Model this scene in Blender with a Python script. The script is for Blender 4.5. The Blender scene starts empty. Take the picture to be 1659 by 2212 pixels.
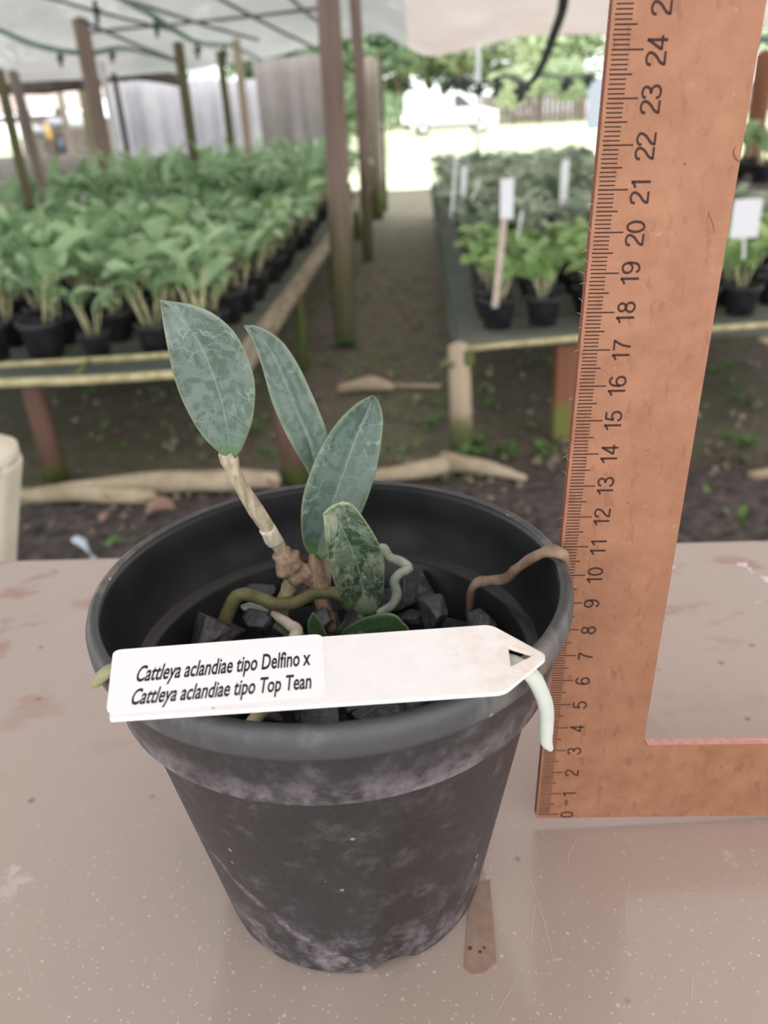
import bpy, bmesh, math, random
from mathutils import Vector, Matrix, noise
random.seed(7)
R_ = random.Random(11)
S = bpy.context.scene
COL = S.collection

# ------------------------------------------------------------------ camera, world, exposure
F_PX, PITCH, ROLL, CAM_H = 1776.47, .4461, .0495, .234477     # solved from the square's centimetre scale
GROUND = -.9
_c, _s, _cr, _sr = math.cos(PITCH), math.sin(PITCH), math.cos(ROLL), math.sin(ROLL)
_rt, _dn, FWD = Vector((1, 0, 0)), Vector((0, -_s, -_c)), Vector((0, _c, -_s))
RIGHT = _cr*_rt + _sr*_dn
DOWN = -_sr*_rt + _cr*_dn
EYE = Vector((0, 0, CAM_H))
cam = bpy.data.cameras.new('camera')
cam_o = bpy.data.objects.new('camera', cam); COL.objects.link(cam_o)
cam_o.matrix_world = Matrix(((RIGHT.x, -DOWN.x, -FWD.x, 0), (RIGHT.y, -DOWN.y, -FWD.y, 0), (RIGHT.z, -DOWN.z, -FWD.z, CAM_H), (0, 0, 0, 1)))
cam.sensor_fit = 'VERTICAL'; cam.sensor_height = 36; cam.lens = 36*F_PX/2212
cam.clip_start = .01; cam.clip_end = 500
cam.dof.use_dof = True; cam.dof.focus_distance = .225; cam.dof.aperture_fstop = 14
S.camera = cam_o
W = bpy.data.worlds.new('overcast_sky'); S.world = W; W.use_nodes = True
bg = W.node_tree.nodes['Background']
bg.inputs['Color'].default_value = (.96, .98, 1, 1); bg.inputs['Strength'].default_value = 1.0
S.view_settings.view_transform = 'Standard'; S.view_settings.look = 'None'
S.view_settings.gamma = 1; S.view_settings.use_curve_mapping = False
S.view_settings.exposure = 1.7

# ------------------------------------------------------------------ helpers: points
def ray(x, y): return RIGHT*((x-829.5)/F_PX) + DOWN*((y-1106)/F_PX) + FWD
def aty(x, y, Y): d = ray(x, y); return EYE + d*(Y/d.y)
def atz(x, y, Z): d = ray(x, y); return EYE + d*((Z-CAM_H)/d.z)
V = Vector
# ------------------------------------------------------------------ helpers: objects
WL = {}   # world location of each object that may be a parent
def thing(name, label, cat, loc=(0, 0, 0), group=None, kind=None):
    o = bpy.data.objects.new(name, None); COL.objects.link(o); o.location = loc; o.empty_display_size = .05
    WL[o] = V(loc); tag(o, label, cat, group, kind); return o
def tag(o, label=None, cat=None, group=None, kind=None):
    if label: o['label'] = label
    if cat: o['category'] = cat
    if group: o['group'] = group
    if kind: o['kind'] = kind
    return o
def mk(name, vf, mat, parent=None, smooth=True, org=None, uv=None):
    verts, faces = vf
    verts = [V(v) for v in verts]
    if org is None:
        xs = [v.x for v in verts]; ys = [v.y for v in verts]; zs = [v.z for v in verts]
        org = V(((min(xs)+max(xs))/2, (min(ys)+max(ys))/2, min(zs)))
    org = V(org)
    me = bpy.data.meshes.new(name)
    me.from_pydata([v-org for v in verts], [], faces); me.update()
    me.shade_smooth() if smooth else me.shade_flat()
    if uv:
        l = me.uv_layers.new(name='uv')
        for lp in me.loops: l.data[lp.index].uv = uv[lp.vertex_index]
    if mat: me.materials.append(mat)
    o = bpy.data.objects.new(name, me); COL.objects.link(o); WL[o] = org
    o.location = org
    if parent is not None: o.parent = parent; o.location = org - WL[parent]
    return o
def join(*vfs):
    vs, fs = [], []
    for v, f in vfs:
        n = len(vs); vs += list(v); fs += [tuple(i+n for i in q) for q in f]
    return vs, fs
def box(a, b, rot=None, bev=0):
    (x0, y0, z0), (x1, y1, z1) = a, b
    vs = [V((x, y, z)) for z in (z0, z1) for y in (y0, y1) for x in (x0, x1)]
    fs = [(0, 2, 3, 1), (4, 5, 7, 6), (0, 1, 5, 4), (2, 6, 7, 3), (0, 4, 6, 2), (1, 3, 7, 5)]
    if bev:
        bm = bmesh.new(); bv = [bm.verts.new(v) for v in vs]
        for q in fs: bm.faces.new([bv[i] for i in q])
        bmesh.ops.bevel(bm, geom=list(bm.edges), offset=bev, segments=2, affect='EDGES', profile=.5)
        bm.verts.index_update(); vs = [v.co.copy() for v in bm.verts]; fs = [tuple(v.index for v in q.verts) for q in bm.faces]; bm.free()
    if rot: c, m = rot; vs = [c + m @ (v-c) for v in vs]
    return vs, fs
def beam(a, b, w, h, roll=0, bev=0):
    """rectangular bar from a to b"""
    a, b = V(a), V(b); d = (b-a); L = d.length; d.normalize()
    up = V((0, 0, 1)) if abs(d.z) < .95 else V((0, 1, 0))
    x = d.cross(up).normalized(); z = x.cross(d).normalized()
    m = Matrix((x, d, z)).transposed() @ Matrix.Rotation(roll, 3, 'Y')
    vs, fs = box((-w/2, 0, -h/2), (w/2, L, h/2), bev=bev)
    return [a + m @ v for v in vs], fs
def spline(pts, n):
    P = [V(p) for p in pts]; P = [2*P[0]-P[1]] + P + [2*P[-1]-P[-2]]; out = []
    for i in range(1, len(P)-2):
        for k in range(n):
            t = k/n; p0, p1, p2, p3 = P[i-1], P[i], P[i+1], P[i+2]
            out.append(.5*((2*p1) + (p2-p0)*t + (2*p0-5*p1+4*p2-p3)*t*t + (3*p1-p0-3*p2+p3)*t**3))
    out.append(P[-2]); return out
def lerps(vals, t):
    x = t*(len(vals)-1); i = min(int(x), len(vals)-2); return vals[i] + (vals[i+1]-vals[i])*(x-i)
def tube(pts, radii, seg=10, sub=4, lump=0, lf=200, cap=True, flat=1.0):
    P = spline(pts, sub) if sub > 1 else [V(p) for p in pts]
    if not isinstance(radii, (list, tuple)): radii = [radii, radii]
    n = len(P); vs, fs = [], []
    t0 = (P[1]-P[0]).normalized(); ref = V((0, 0, 1)) if abs(t0.z) < .9 else V((1, 0, 0))
    x = t0.cross(ref).normalized()
    for i, p in enumerate(P):
        t = (P[min(i+1, n-1)]-P[max(i-1, 0)]).normalized()
        x = (x - t*x.dot(t)).normalized(); y = t.cross(x)
        r = lerps(radii, i/(n-1))
        for k in range(seg):
            a = 2*math.pi*k/seg
            q = x*math.cos(a) + y*math.sin(a)*flat
            rr = r*(1 + (lump*noise.noise((p+q*r)*lf) if lump else 0))
            vs.append(p + q*rr)
    for i in range(n-1):
        for k in range(seg):
            a, b = i*seg+k, i*seg+(k+1) % seg
            fs.append((a, b, b+seg, a+seg))
    if cap:
        vs.append(P[0]); vs.append(P[-1] + (P[-1]-P[-2]).normalized()*radii[-1]*.4)
        for k in range(seg):
            fs.append((len(vs)-2, (k+1) % seg, k)); o = (n-1)*seg
            fs.append((len(vs)-1, o+k, o+(k+1) % seg))
    return vs, fs
def lathe(profile, cx, cy, seg=96, closed=False):
    vs, fs = [], []
    for r, z in profile:
        for k in range(seg):
            a = 2*math.pi*k/seg; vs.append(V((cx+r*math.cos(a), cy+r*math.sin(a), z)))
    m = len(profile)
    for i in range(m if closed else m-1):
        j = (i+1) % m
        for k in range(seg):
            k2 = (k+1) % seg
            fs.append((i*seg+k, i*seg+k2, j*seg+k2, j*seg+k))
    return vs, fs
def grid(nx, ny, fn):
    vs = [V(fn(i/nx, j/ny)) for j in range(ny+1) for i in range(nx+1)]
    fs = [(j*(nx+1)+i, j*(nx+1)+i+1, (j+1)*(nx+1)+i+1, (j+1)*(nx+1)+i) for j in range(ny) for i in range(nx)]
    return vs, fs
def rock(c, r, rnd, sub=1, flat=.8):
    bm = bmesh.new(); bmesh.ops.create_icosphere(bm, subdivisions=sub, radius=1)
    m = Matrix.Rotation(rnd.uniform(0, 6.3), 3, V((rnd.uniform(-1, 1), rnd.uniform(-1, 1), rnd.uniform(-1, 1) + .01)).normalized())
    cuts = [(V((rnd.gauss(0, 1), rnd.gauss(0, 1), rnd.gauss(0, 1))).normalized(), rnd.uniform(.42, .8)) for _ in range(11)]
    sc = V((rnd.uniform(.8, 1.2), rnd.uniform(.7, 1.1), rnd.uniform(.6, 1)*flat/.8))
    for v in bm.verts:
        for nn, d in cuts:
            e = v.co.dot(nn)-d
            if e > 0: v.co -= nn*e
        v.co = V((v.co.x*sc.x, v.co.y*sc.y, v.co.z*sc.z)); v.co = V(c) + (m @ v.co)*r
    bm.verts.index_update()
    out = [v.co.copy() for v in bm.verts], [tuple(v.index for v in f.verts) for f in bm.faces]
    bm.free(); return out
def shard(c, r, rnd):
    bm = bmesh.new(); sc = (rnd.uniform(.85, 1.25), rnd.uniform(.7, 1.05), rnd.uniform(.6, .95))
    m = Matrix.Rotation(rnd.uniform(0, 6.3), 3, V((rnd.uniform(-1, 1), rnd.uniform(-1, 1), rnd.uniform(-1, 1)+.01)).normalized())
    for k in range(13):
        d = V((rnd.gauss(0, 1), rnd.gauss(0, 1), rnd.gauss(0, 1))).normalized()*rnd.uniform(.85, 1.12)
        bm.verts.new(V(c) + (m @ V((d.x*sc[0], d.y*sc[1], d.z*sc[2])))*r)
    bmesh.ops.convex_hull(bm, input=list(bm.verts)); bmesh.ops.delete(bm, geom=[v for v in bm.verts if not v.link_faces], context='VERTS')
    bmesh.ops.bevel(bm, geom=list(bm.edges), offset=r*.05, segments=1, affect='EDGES'); bm.verts.index_update()
    out = [v.co.copy() for v in bm.verts], [tuple(v.index for v in f.verts) for f in bm.faces]
    bm.free(); return out
def copy_tree(o, loc, rz=0, sc=1.0, label=None, group=None):
    r = o.copy(); COL.objects.link(r); r.location = loc; r.rotation_euler = (0, 0, rz); r.scale = (sc,)*3
    if label: r['label'] = label
    if group: r['group'] = group
    for ch in KIDS[o]:
        c = ch.copy(); COL.objects.link(c); c.parent = r
        for g in KIDS.get(ch, ()):
            d = g.copy(); COL.objects.link(d); d.parent = c
    return r
KIDS = {}
ORD = ['zeroth', 'first', 'second', 'third', 'fourth', 'fifth', 'sixth', 'seventh', 'eighth', 'ninth', 'tenth', 'eleventh', 'twelfth', 'thirteenth', 'fourteenth', 'fifteenth', 'sixteenth',
       'seventeenth', 'eighteenth', 'nineteenth', 'twentieth'] + ['twenty-'+w for w in ('first', 'second', 'third', 'fourth', 'fifth', 'sixth', 'seventh', 'eighth', 'ninth')] + ['thirtieth'] + ['thirty-'+w for w in ('first', 'second', 'third', 'fourth', 'fifth', 'sixth', 'seventh', 'eighth', 'ninth')]

# ------------------------------------------------------------------ helpers: materials
def lin(r, g, b):
    f = lambda c: (c/255/12.92) if c/255 <= .04045 else ((c/255+.055)/1.055)**2.4
    return (f(r), f(g), f(b), 1)
class M:
    def __init__(s, name, color=(.5, .5, .5, 1), rough=.6, spec=.5):
        s.m = bpy.data.materials.new(name); s.m.use_nodes = True; s.t = s.m.node_tree
        s.b = s.t.nodes['Principled BSDF']; s.b.inputs['Base Color'].default_value = color
        s.b.inputs['Roughness'].default_value = rough; s.b.inputs['Specular IOR Level'].default_value = spec
        s.out = s.t.nodes['Material Output']; s._co = None
    def n(s, typ, ins=None, **at):
        nd = s.t.nodes.new('ShaderNode'+typ)
        for k, v in at.items(): setattr(nd, k, v)
        for k, v in (ins or {}).items(): s.put(nd.inputs[k], v)
        return nd
    def put(s, sock, v):
        if isinstance(v, bpy.types.NodeSocket): s.t.links.new(v, sock)
        else: sock.default_value = v
    def co(s, kind='Object'):
        if not s._co: s._co = s.n('TexCoord')
        return s._co.outputs[kind]
    def scaled(s, sc, kind='Object', rot=(0, 0, 0)):
        return s.n('Mapping', {'Vector': s.co(kind), 'Scale': sc, 'Rotation': rot}).outputs[0]
    def noise(s, scale, detail=4, rough=.55, vec=None, dist=0):
        return s.n('TexNoise', {'Vector': vec or s.co(), 'Scale': scale, 'Detail': detail, 'Roughness': rough, 'Distortion': dist}).outputs['Fac']
    def voro(s, scale, feat='F1', vec=None, out='Distance', rnd=1):
        return s.n('TexVoronoi', {'Vector': vec or s.co(), 'Scale': scale, 'Randomness': rnd}, feature=feat).outputs[out]
    def ramp(s, fac, *stops):
        nd = s.n('ValToRGB', {'Fac': fac}); e = nd.color_ramp.elements
        while len(e) < len(stops): e.new(.5)
        for i, (p, c) in enumerate(stops):
            e[i].position = p; e[i].color = c if isinstance(c, tuple) else (c, c, c, 1)
        return nd.outputs['Color']
    def math(s, op, a, b=0, c=None):
        nd = s.n('Math', operation=op); s.put(nd.inputs[0], a); s.put(nd.inputs[1], b)
        if c is not None: s.put(nd.inputs[2], c)
        return nd.outputs[0]
    def mix(s, fac, a, b, mode='MIX'):
        nd = s.n('Mix', data_type='RGBA', blend_type=mode); s.put(nd.inputs[0], fac); s.put(nd.inputs[6], a); s.put(nd.inputs[7], b)
        return nd.outputs[2]
    def smooth(s, v, lo, hi):
        return s.n('MapRange', {'Value': v, 'From Min': lo, 'From Max': hi}, interpolation_type='SMOOTHSTEP').outputs[0]
    def xyz(s, kind='Object'): return s.n('SeparateXYZ', {0: s.co(kind)}).outputs
    def color(s, v): s.put(s.b.inputs['Base Color'], v); return s
    def rough(s, v): s.put(s.b.inputs['Roughness'], v); return s
    def bump(s, h, strength=.3, dist=.001):
        s.put(s.b.inputs['Normal'], s.n('Bump', {'Height': h, 'Strength': strength, 'Distance': dist}).outputs[0]); return s
def two(name, c1, c2, scale, rough=.7, bump=0, dist=.002, detail=5, lo=.35, hi=.65, spec=.3, stretch=None):
    m = M(name, c1, rough, spec)
    n = m.noise(scale, detail, vec=m.scaled(stretch) if stretch else None)
    m.color(m.ramp(n, (lo, c1), (hi, c2)))
    if bump: m.bump(n, bump, dist)
    return m.m

# table top: speckled pinkish-beige laminate
def mat_table():
    m = M('table_laminate', rough=.3, spec=.95)
    big = m.noise(5, 3); mid = m.noise(30, 4)
    col = m.ramp(big, (.3, lin(171, 157, 146)), (.7, lin(180, 160, 151)))
    col = m.mix(m.math('MULTIPLY', mid, .25), col, lin(166, 148, 136))
    x, y, z = m.xyz()
    # pale chips and rings
    for sc, r0, amt, kp in ((230, .17, .7, .62), (90, .07, .75, .62), (480, .22, .6, .5), (45, .030, .7, .6)):
        d = m.voro(sc); keep = m.math('GREATER_THAN', m.n('SeparateColor', {0: m.voro(sc, out='Color')}).outputs[0], kp)
        spot = m.math('MULTIPLY', m.math('MULTIPLY', m.math('SUBTRACT', 1, m.smooth(d, r0*.6, r0)), keep), m.math('SUBTRACT', 1.0, m.math('MULTIPLY', m.smooth(y, .0, .16), .85)))
        col = m.mix(m.math('MULTIPLY', spot, amt), col, lin(226, 212, 200))
    # dark grit, more of it along the far edge
    d = m.voro(75); k = m.n('SeparateColor', {0: m.voro(75, out='Color')}).outputs[1]
    far = m.smooth(y, .05, .28)
    spot = m.math('MULTIPLY', m.math('SUBTRACT', 1, m.smooth(d, .05, .15)), m.math('GREATER_THAN', k, m.math('SUBTRACT', .94, m.math('MULTIPLY', far, .5))))
    col = m.mix(m.math('MULTIPLY', spot, .6), col, lin(88, 66, 60))
    # red-brown smears near the far edge
    sm = m.math('MULTIPLY', m.smooth(m.noise(26, 4, vec=m.scaled((1, 1.6, 1))), .53, .68), m.smooth(y, .12, .28))
    col = m.mix(m.math('MULTIPLY', sm, .65), col, lin(150, 100, 88))
    # white chalky stains
    st = m.math('MULTIPLY', m.smooth(m.noise(16, 5, .7), .63, .67), m.smooth(y, .05, .2))
    col = m.mix(m.math('MULTIPLY', st, .7), col, lin(232, 226, 228))
    m.color(col); m.rough(m.ramp(mid, (.3, .12), (.7, .20)))
    m.bump(m.noise(220, 3), .05, .0004); return m.m
def mat_pot():
    m = M('black_plastic', rough=.45, spec=.4)
    x, y, z = m.xyz()
    n1 = m.noise(95, 8, .72); n2 = m.noise(320, 4, .7); big = m.noise(24, 4)
    col = m.ramp(big, (.3, lin(30, 30, 33)), (.7, lin(40, 38, 39)))
    dust = m.smooth(n1, .5, .78)
    zb = m.math('SUBTRACT', 1, m.smooth(z, .004, .042))
    # crust at the foot and along the collar's lower lip
    foot = m.math('MULTIPLY', zb, m.smooth(m.noise(95, 7, .75), .38, .66))
    lip = m.math('MULTIPLY', m.math('MULTIPLY', m.smooth(z, .0885, .0895), m.math('SUBTRACT', 1, m.smooth(z, .090, .104))), m.smooth(m.noise(85, 7, .7), .34, .66))
    ang = m.math('ARCTAN2', y, x)
    # slanting lime line on the side towards the camera: z falls as the angle grows
    zl = m.math('MULTIPLY', m.math('ADD', ang, 1.42), -.046)
    dl = m.math('ABSOLUTE', m.math('SUBTRACT', z, zl))
    line = m.math('MULTIPLY', m.math('SUBTRACT', 1, m.smooth(dl, .0006, .0048)), m.smooth(m.noise(160, 5, .7), .36, .6))
    line = m.math('MULTIPLY', line, m.math('MULTIPLY', m.smooth(m.math('MULTIPLY', z, -1), -.062, -.03), m.math('LESS_THAN', ang, -1.3)))
    inside = m.math('LESS_THAN', m.n('VectorMath', {0: m.n('CombineXYZ', {0: x, 1: y}).outputs[0]}, operation='LENGTH').outputs['Value'], m.math('ADD', .0425, m.math('MULTIPLY', z, .186)))
    out = m.math('SUBTRACT', 1, inside)
    amt = m.math('MAXIMUM', m.math('ADD', .10, m.math('MULTIPLY', dust, .42)), m.math('MULTIPLY', m.math('MAXIMUM', foot, m.math('MAXIMUM', lip, line)), .85))
    col = m.mix(m.math('MULTIPLY', amt, out), col, m.ramp(n2, (.3, lin(120, 112, 116)), (.7, lin(150, 142, 146))))
    # worn grey-tan scuffs on the bead
    rim = m.math('MULTIPLY', m.smooth(z, .1065, .108), m.smooth(m.noise(55, 6, .6, vec=m.scaled((1, 1, .4))), .5, .66))
    col = m.mix(m.math('MULTIPLY', m.math('MULTIPLY', rim, out), .85), col, lin(122, 114, 102))
    col = m.mix(m.math('MULTIPLY', m.math('MULTIPLY', m.smooth(z, .1065, .108), out), .40), col, lin(84, 86, 88))
    fleck = m.math('MULTIPLY', m.math('SUBTRACT', 1, m.smooth(m.voro(230), .1, .2)), m.math('GREATER_THAN', m.n('SeparateColor', {0: m.voro(230, out='Color')}).outputs[0], .93))
    col = m.mix(m.math('MULTIPLY', m.math('MULTIPLY', fleck, out), .6), col, lin(190, 186, 182))
    m.color(col); m.rough(m.ramp(n1, (.3, .38), (.7, .62))); m.bump(n2, .06, .0005); return m.m
def mat_mdf():
    m = M('fibreboard', rough=.62, spec=.3)
    a = m.noise(90, 6, .65); b = m.noise(420, 4, .7); st = m.noise(210, 3, vec=m.scaled((1.8, 1, .7)))
    col = m.ramp(a, (.3, lin(138, 94, 70)), (.7, lin(158, 112, 86)))
    col = m.mix(m.math('MULTIPLY', m.smooth(st, .56, .72), .36), col, lin(112, 66, 44))
    col = m.mix(m.math('MULTIPLY', m.smooth(b, .62, .74), .3), col, lin(196, 156, 126))
    dk = m.math('MULTIPLY', m.math('SUBTRACT', 1, m.smooth(m.voro(110), .04, .14)), m.math('GREATER_THAN', m.n('SeparateColor', {0: m.voro(110, out='Color')}).outputs[0], .93))
    col = m.mix(m.math('MULTIPLY', dk, .5), col, lin(120, 66, 46))
    m.color(col); m.bump(b, .06, .0004); return m.m
def mat_leaf(name, film, base, young=False, wither=0.0):
    """orchid leaf: UV x runs across (0..1), UV y from tip (0) to base (1)"""
    m = M(name, rough=.42, spec=.5)
    u, v, _ = m.xyz('UV'); s = m.math('ABSOLUTE', m.math('MULTIPLY', m.math('SUBTRACT', u, .5), 2))
    n1 = m.noise(210, 7, .62, dist=.8); n2 = m.noise(520, 4, .65)
    patch = m.smooth(n1, .43, .56)
    col = m.mix(patch, base, film)
    edge = m.voro(150, 'DISTANCE_TO_EDGE', vec=m.n('VectorMath', {0: m.co(), 1: m.n('VectorMath', {0: m.n('TexNoise', {'Vector': m.co(), 'Scale': 300., 'Detail': 3.}).outputs['Color'], 1: (.006, .006, .006)}, operation='MULTIPLY').outputs[0]}, operation='ADD').outputs[0])
    crack = m.math('MULTIPLY', m.math('SUBTRACT', 1, m.smooth(edge, .0, .06)), m.smooth(m.noise(60, 3), .47, .62))
    col = m.mix(m.math('MULTIPLY', crack, .35 if not young else .12), col, lin(176, 188, 182))
    if wither: col = m.mix(m.math('MULTIPLY', m.smooth(m.noise(120, 6, .75, vec=m.scaled((1, 1, .35))), .48, .6), wither), col, lin(150, 156, 132))
    # midrib, fresh base, yellowish margin
    col = m.mix(m.math('MULTIPLY', m.math('SUBTRACT', 1, m.smooth(s, .015, .05)), .32), col, lin(150, 166, 150))
    col = m.mix(m.math('MULTIPLY', m.smooth(v, .84, .97), .75), col, lin(84, 122, 66))
    col = m.mix(m.math('MULTIPLY', m.smooth(s, .965, 1.0), .42), col, lin(140, 150, 104))
    m.color(col); m.rough(m.ramp(n1, (.35, .36), (.65, .55))); m.bump(m.math('ADD', n2, m.math('MULTIPLY', crack, 1.5)), .12, .0003)
    return m.m
def mat_stem(name, c1, c2, c3, str_=600):
    m = M(name, rough=.65, spec=.3)
    st = m.noise(str_, 4, .6, vec=m.scaled((1, 1, .12), rot=(0, .35, 0))); n = m.noise(160, 5, .6)
    col = m.ramp(st, (.32, c1), (.62, c2)); col = m.mix(m.smooth(n, .56, .68), col, c3)
    m.color(col); m.bump(st, .35, .0006); return m.m
def mat_root(name, c1, c2, scale=130, rough=.6):
    m = M(name, rough=rough, spec=.3); n = m.noise(scale, 6, .65); n2 = m.noise(scale*4, 4)
    m.color(m.ramp(n, (.36, c1), (.64, c2))); m.bump(n2, .25, .0006); return m.m
def mat_charcoal():
    m = M('charcoal', rough=.45, spec=.5); n = m.noise(160, 6, .7); l = m.noise(500, 4, .6, vec=m.scaled((1, 1, .15)))
    m.color(m.mix(m.smooth(n, .5, .75), m.ramp(l, (.3, lin(50, 51, 56)), (.7, lin(76, 76, 82))), lin(124, 120, 122)))
    m.bump(m.math('ADD', n, l), .6, .0015); return m.m
def mat_tag():
    m = M('white_tag_plastic', rough=.35, spec=.5); x, y, z = m.xyz(); n = m.noise(120, 6, .65)
    col = m.ramp(n, (.3, lin(246, 244, 242)), (.7, lin(238, 236, 234)))
    warm = m.math('MULTIPLY', m.smooth(m.math('ADD', x, m.math('MULTIPLY', n, .02)), .034, .052), m.smooth(m.noise(70, 5, .7), .36, .62))
    col = m.mix(m.math('MULTIPLY', warm, .45), col, lin(222, 190, 150))
    gr = m.math('MULTIPLY', m.math('SUBTRACT', 1, m.smooth(m.voro(260), .08, .16)), m.math('GREATER_THAN', m.n('SeparateColor', {0: m.voro(260, out='Color')}).outputs[0], .9))
    m.color(m.mix(m.math('MULTIPLY', gr, .6), col, lin(130, 116, 100))); return m.m
def mat_post(name, c1, c2, moss=lin(84, 100, 44), h=.5, amt=.8):
    m = M(name, rough=.85, spec=.2); x, y, z = m.xyz()
    st = m.noise(14, 6, .65, vec=m.scaled((1, 1, .08))); n = m.noise(11, 5, .65)
    col = m.ramp(st, (.3, c1), (.7, c2))
    lo = m.math('MULTIPLY', m.math('SUBTRACT', 1, m.smooth(m.math('ADD', z, m.math('MULTIPLY', m.math('SUBTRACT', n, .5), h)), h*.4, h)), amt)
    m.color(m.mix(lo, col, moss)); m.bump(st, .4, .004); return m.m
def mat_bgleaf(name, dark, light, yellow, rough=.42):
    m = M(name, rough=rough, spec=.5); rnd = m.n('ObjectInfo').outputs['Random']; n = m.noise(9, 3)
    col = m.ramp(m.math('ADD', m.math('MULTIPLY', rnd, .6), m.math('MULTIPLY', n, .5)), (.15, dark), (.75, light), (.98, yellow))
    m.color(col)
    m.put(m.b.inputs['Subsurface Weight'], 0); m.put(m.b.inputs['Transmission Weight'], 0)
    tr = m.n('BsdfTranslucent', {'Color': col}); mx = m.n('MixShader', {0: .22}); m.t.links.new(m.b.outputs[0], mx.inputs[1]); m.t.links.new(tr.outputs[0], mx.inputs[2])
    m.t.links.new(mx.outputs[0], m.out.inputs[0]); return m.m
def mat_cloth(name, ca, cb, trans=.34, thin=.10):
    m = M(name, rough=.9, spec=.1); n = m.noise(1.3, 5, .6); col = m.ramp(n, (.3, ca), (.7, cb))
    weave = m.math('MULTIPLY', m.math('ADD', .82, m.math('MULTIPLY', n, .36)), trans)
    dif = m.n('BsdfDiffuse', {'Color': m.mix(.5, col, (.30, .29, .29, 1))})
    tr = m.n('BsdfTranslucent', {'Color': col}); mx = m.n('MixShader', {0: weave}); m.t.links.new(dif.outputs[0], mx.inputs[1]); m.t.links.new(tr.outputs[0], mx.inputs[2])
    tp = m.n('BsdfTransparent'); m2 = m.n('MixShader', {0: thin}); m.t.links.new(mx.outputs[0], m2.inputs[1]); m.t.links.new(tp.outputs[0], m2.inputs[2])
    m.t.links.new(m2.outputs[0], m.out.inputs[0]); return m.m
def mat_ground():
    m = M('mossy_earth', rough=.9, spec=.2)
    n = m.noise(2.2, 7, .65); f = m.noise(26, 6, .7); g = m.noise(7, 5, .6)
    col = m.ramp(f, (.3, lin(86, 78, 70)), (.7, lin(134, 124, 110)))
    col = m.mix(m.math('MULTIPLY', m.smooth(n, .42, .6), .75), col, m.ramp(g, (.3, lin(80, 84, 60)), (.7, lin(120, 122, 92))))
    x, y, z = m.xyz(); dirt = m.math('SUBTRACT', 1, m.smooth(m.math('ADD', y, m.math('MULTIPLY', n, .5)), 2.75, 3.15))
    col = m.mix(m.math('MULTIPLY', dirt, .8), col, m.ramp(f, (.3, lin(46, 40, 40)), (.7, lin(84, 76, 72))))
    col = m.mix(m.math('MULTIPLY', m.smooth(m.noise(60, 3), .64, .7), .5), col, lin(150, 140, 122))
    m.color(col); m.bump(m.math('ADD', f, g), .6, .03); return m.m

TABLE = mat_table(); POT = mat_pot(); MDF = mat_mdf(); CHAR = mat_charcoal(); TAGM = mat_tag(); EARTH = mat_ground()
INK = M('brown_print', lin(62, 40, 36), .7, .2).m
INK2 = M('black_print', lin(44, 36, 42), .7, .2).m
STICK = M('label_paper', lin(250, 248, 249), .4, .4).m
MDFE = two('pinkish_board_edge', lin(186, 132, 120), lin(204, 152, 140), 500, .7)
LEAF_A = mat_leaf('orchid_leaf_filmed', lin(112, 126, 117), lin(90, 107, 94))
LEAF_B = mat_leaf('orchid_leaf_dark', lin(88, 105, 96), lin(68, 87, 73))
LEAF_C = mat_leaf('orchid_leaf_withered', lin(98, 112, 92), lin(54, 76, 50), wither=.85)
LEAF_D = mat_leaf('orchid_leaf_young', lin(80, 106, 74), lin(68, 98, 60), young=True)
LEAF_DRY = M('dry_leaf_tip', lin(166, 172, 160), .6).m
BULB = mat_stem('dry_pseudobulb_sheath', lin(138, 120, 96), lin(182, 168, 144), lin(128, 128, 96))
PAPER = mat_stem('papery_sheath_skin', lin(176, 160, 138), lin(204, 192, 174), lin(160, 144, 122))
SHEATH = mat_stem('brown_sheath', lin(120, 96, 80), lin(152, 128, 108), lin(104, 102, 78))
KNOB = mat_root('rhizome_bark', lin(112, 86, 74), lin(170, 146, 124), 260)
R_OLIVE = mat_root('olive_root', lin(78, 80, 52), lin(118, 112, 76))
R_CREAM = mat_root('cream_root', lin(178, 168, 126), lin(146, 134, 98))
R_GREY = mat_root('grey_green_root', lin(128, 140, 124), lin(166, 172, 154))
R_WHITE = mat_root('white_root', lin(204, 208, 198), lin(188, 194, 182), 60)
R_BROWN = mat_root('brown_root', lin(112, 86, 70), lin(150, 124, 106), 170)
R_PALE = mat_root('pale_dead_root', lin(214, 202, 190), lin(172, 156, 140))
R_TAN = mat_root('tan_root', lin(190, 178, 150), lin(140, 126, 100))
R_TIP = mat_root('tip_root', lin(140, 142, 110), lin(160, 142, 108), 90)

# ------------------------------------------------------------------ the setting
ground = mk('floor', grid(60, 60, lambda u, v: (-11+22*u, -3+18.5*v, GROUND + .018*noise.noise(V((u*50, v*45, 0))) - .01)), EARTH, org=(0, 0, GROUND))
tag(ground, kind='structure', label='mossy earth floor of the shade house')
LAWN_Z = aty(960, 291, 42).z
def lawn_h(y): return GROUND + (LAWN_Z-GROUND)*max(0, (y-15.4)/(42-15.4))
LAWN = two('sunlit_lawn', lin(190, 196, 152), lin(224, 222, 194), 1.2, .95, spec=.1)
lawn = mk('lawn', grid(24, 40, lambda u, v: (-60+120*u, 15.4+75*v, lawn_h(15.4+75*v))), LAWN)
tag(lawn, kind='structure', label='bright open lawn beyond the shade house')
CLOTH_L = mat_cloth('grey_shade_cloth', lin(196, 194, 192), lin(226, 223, 221), .23, .05)
CLOTH_R = mat_cloth('pinkish_shade_cloth', lin(236, 212, 205), lin(240, 228, 223), .26, .05)
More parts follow.
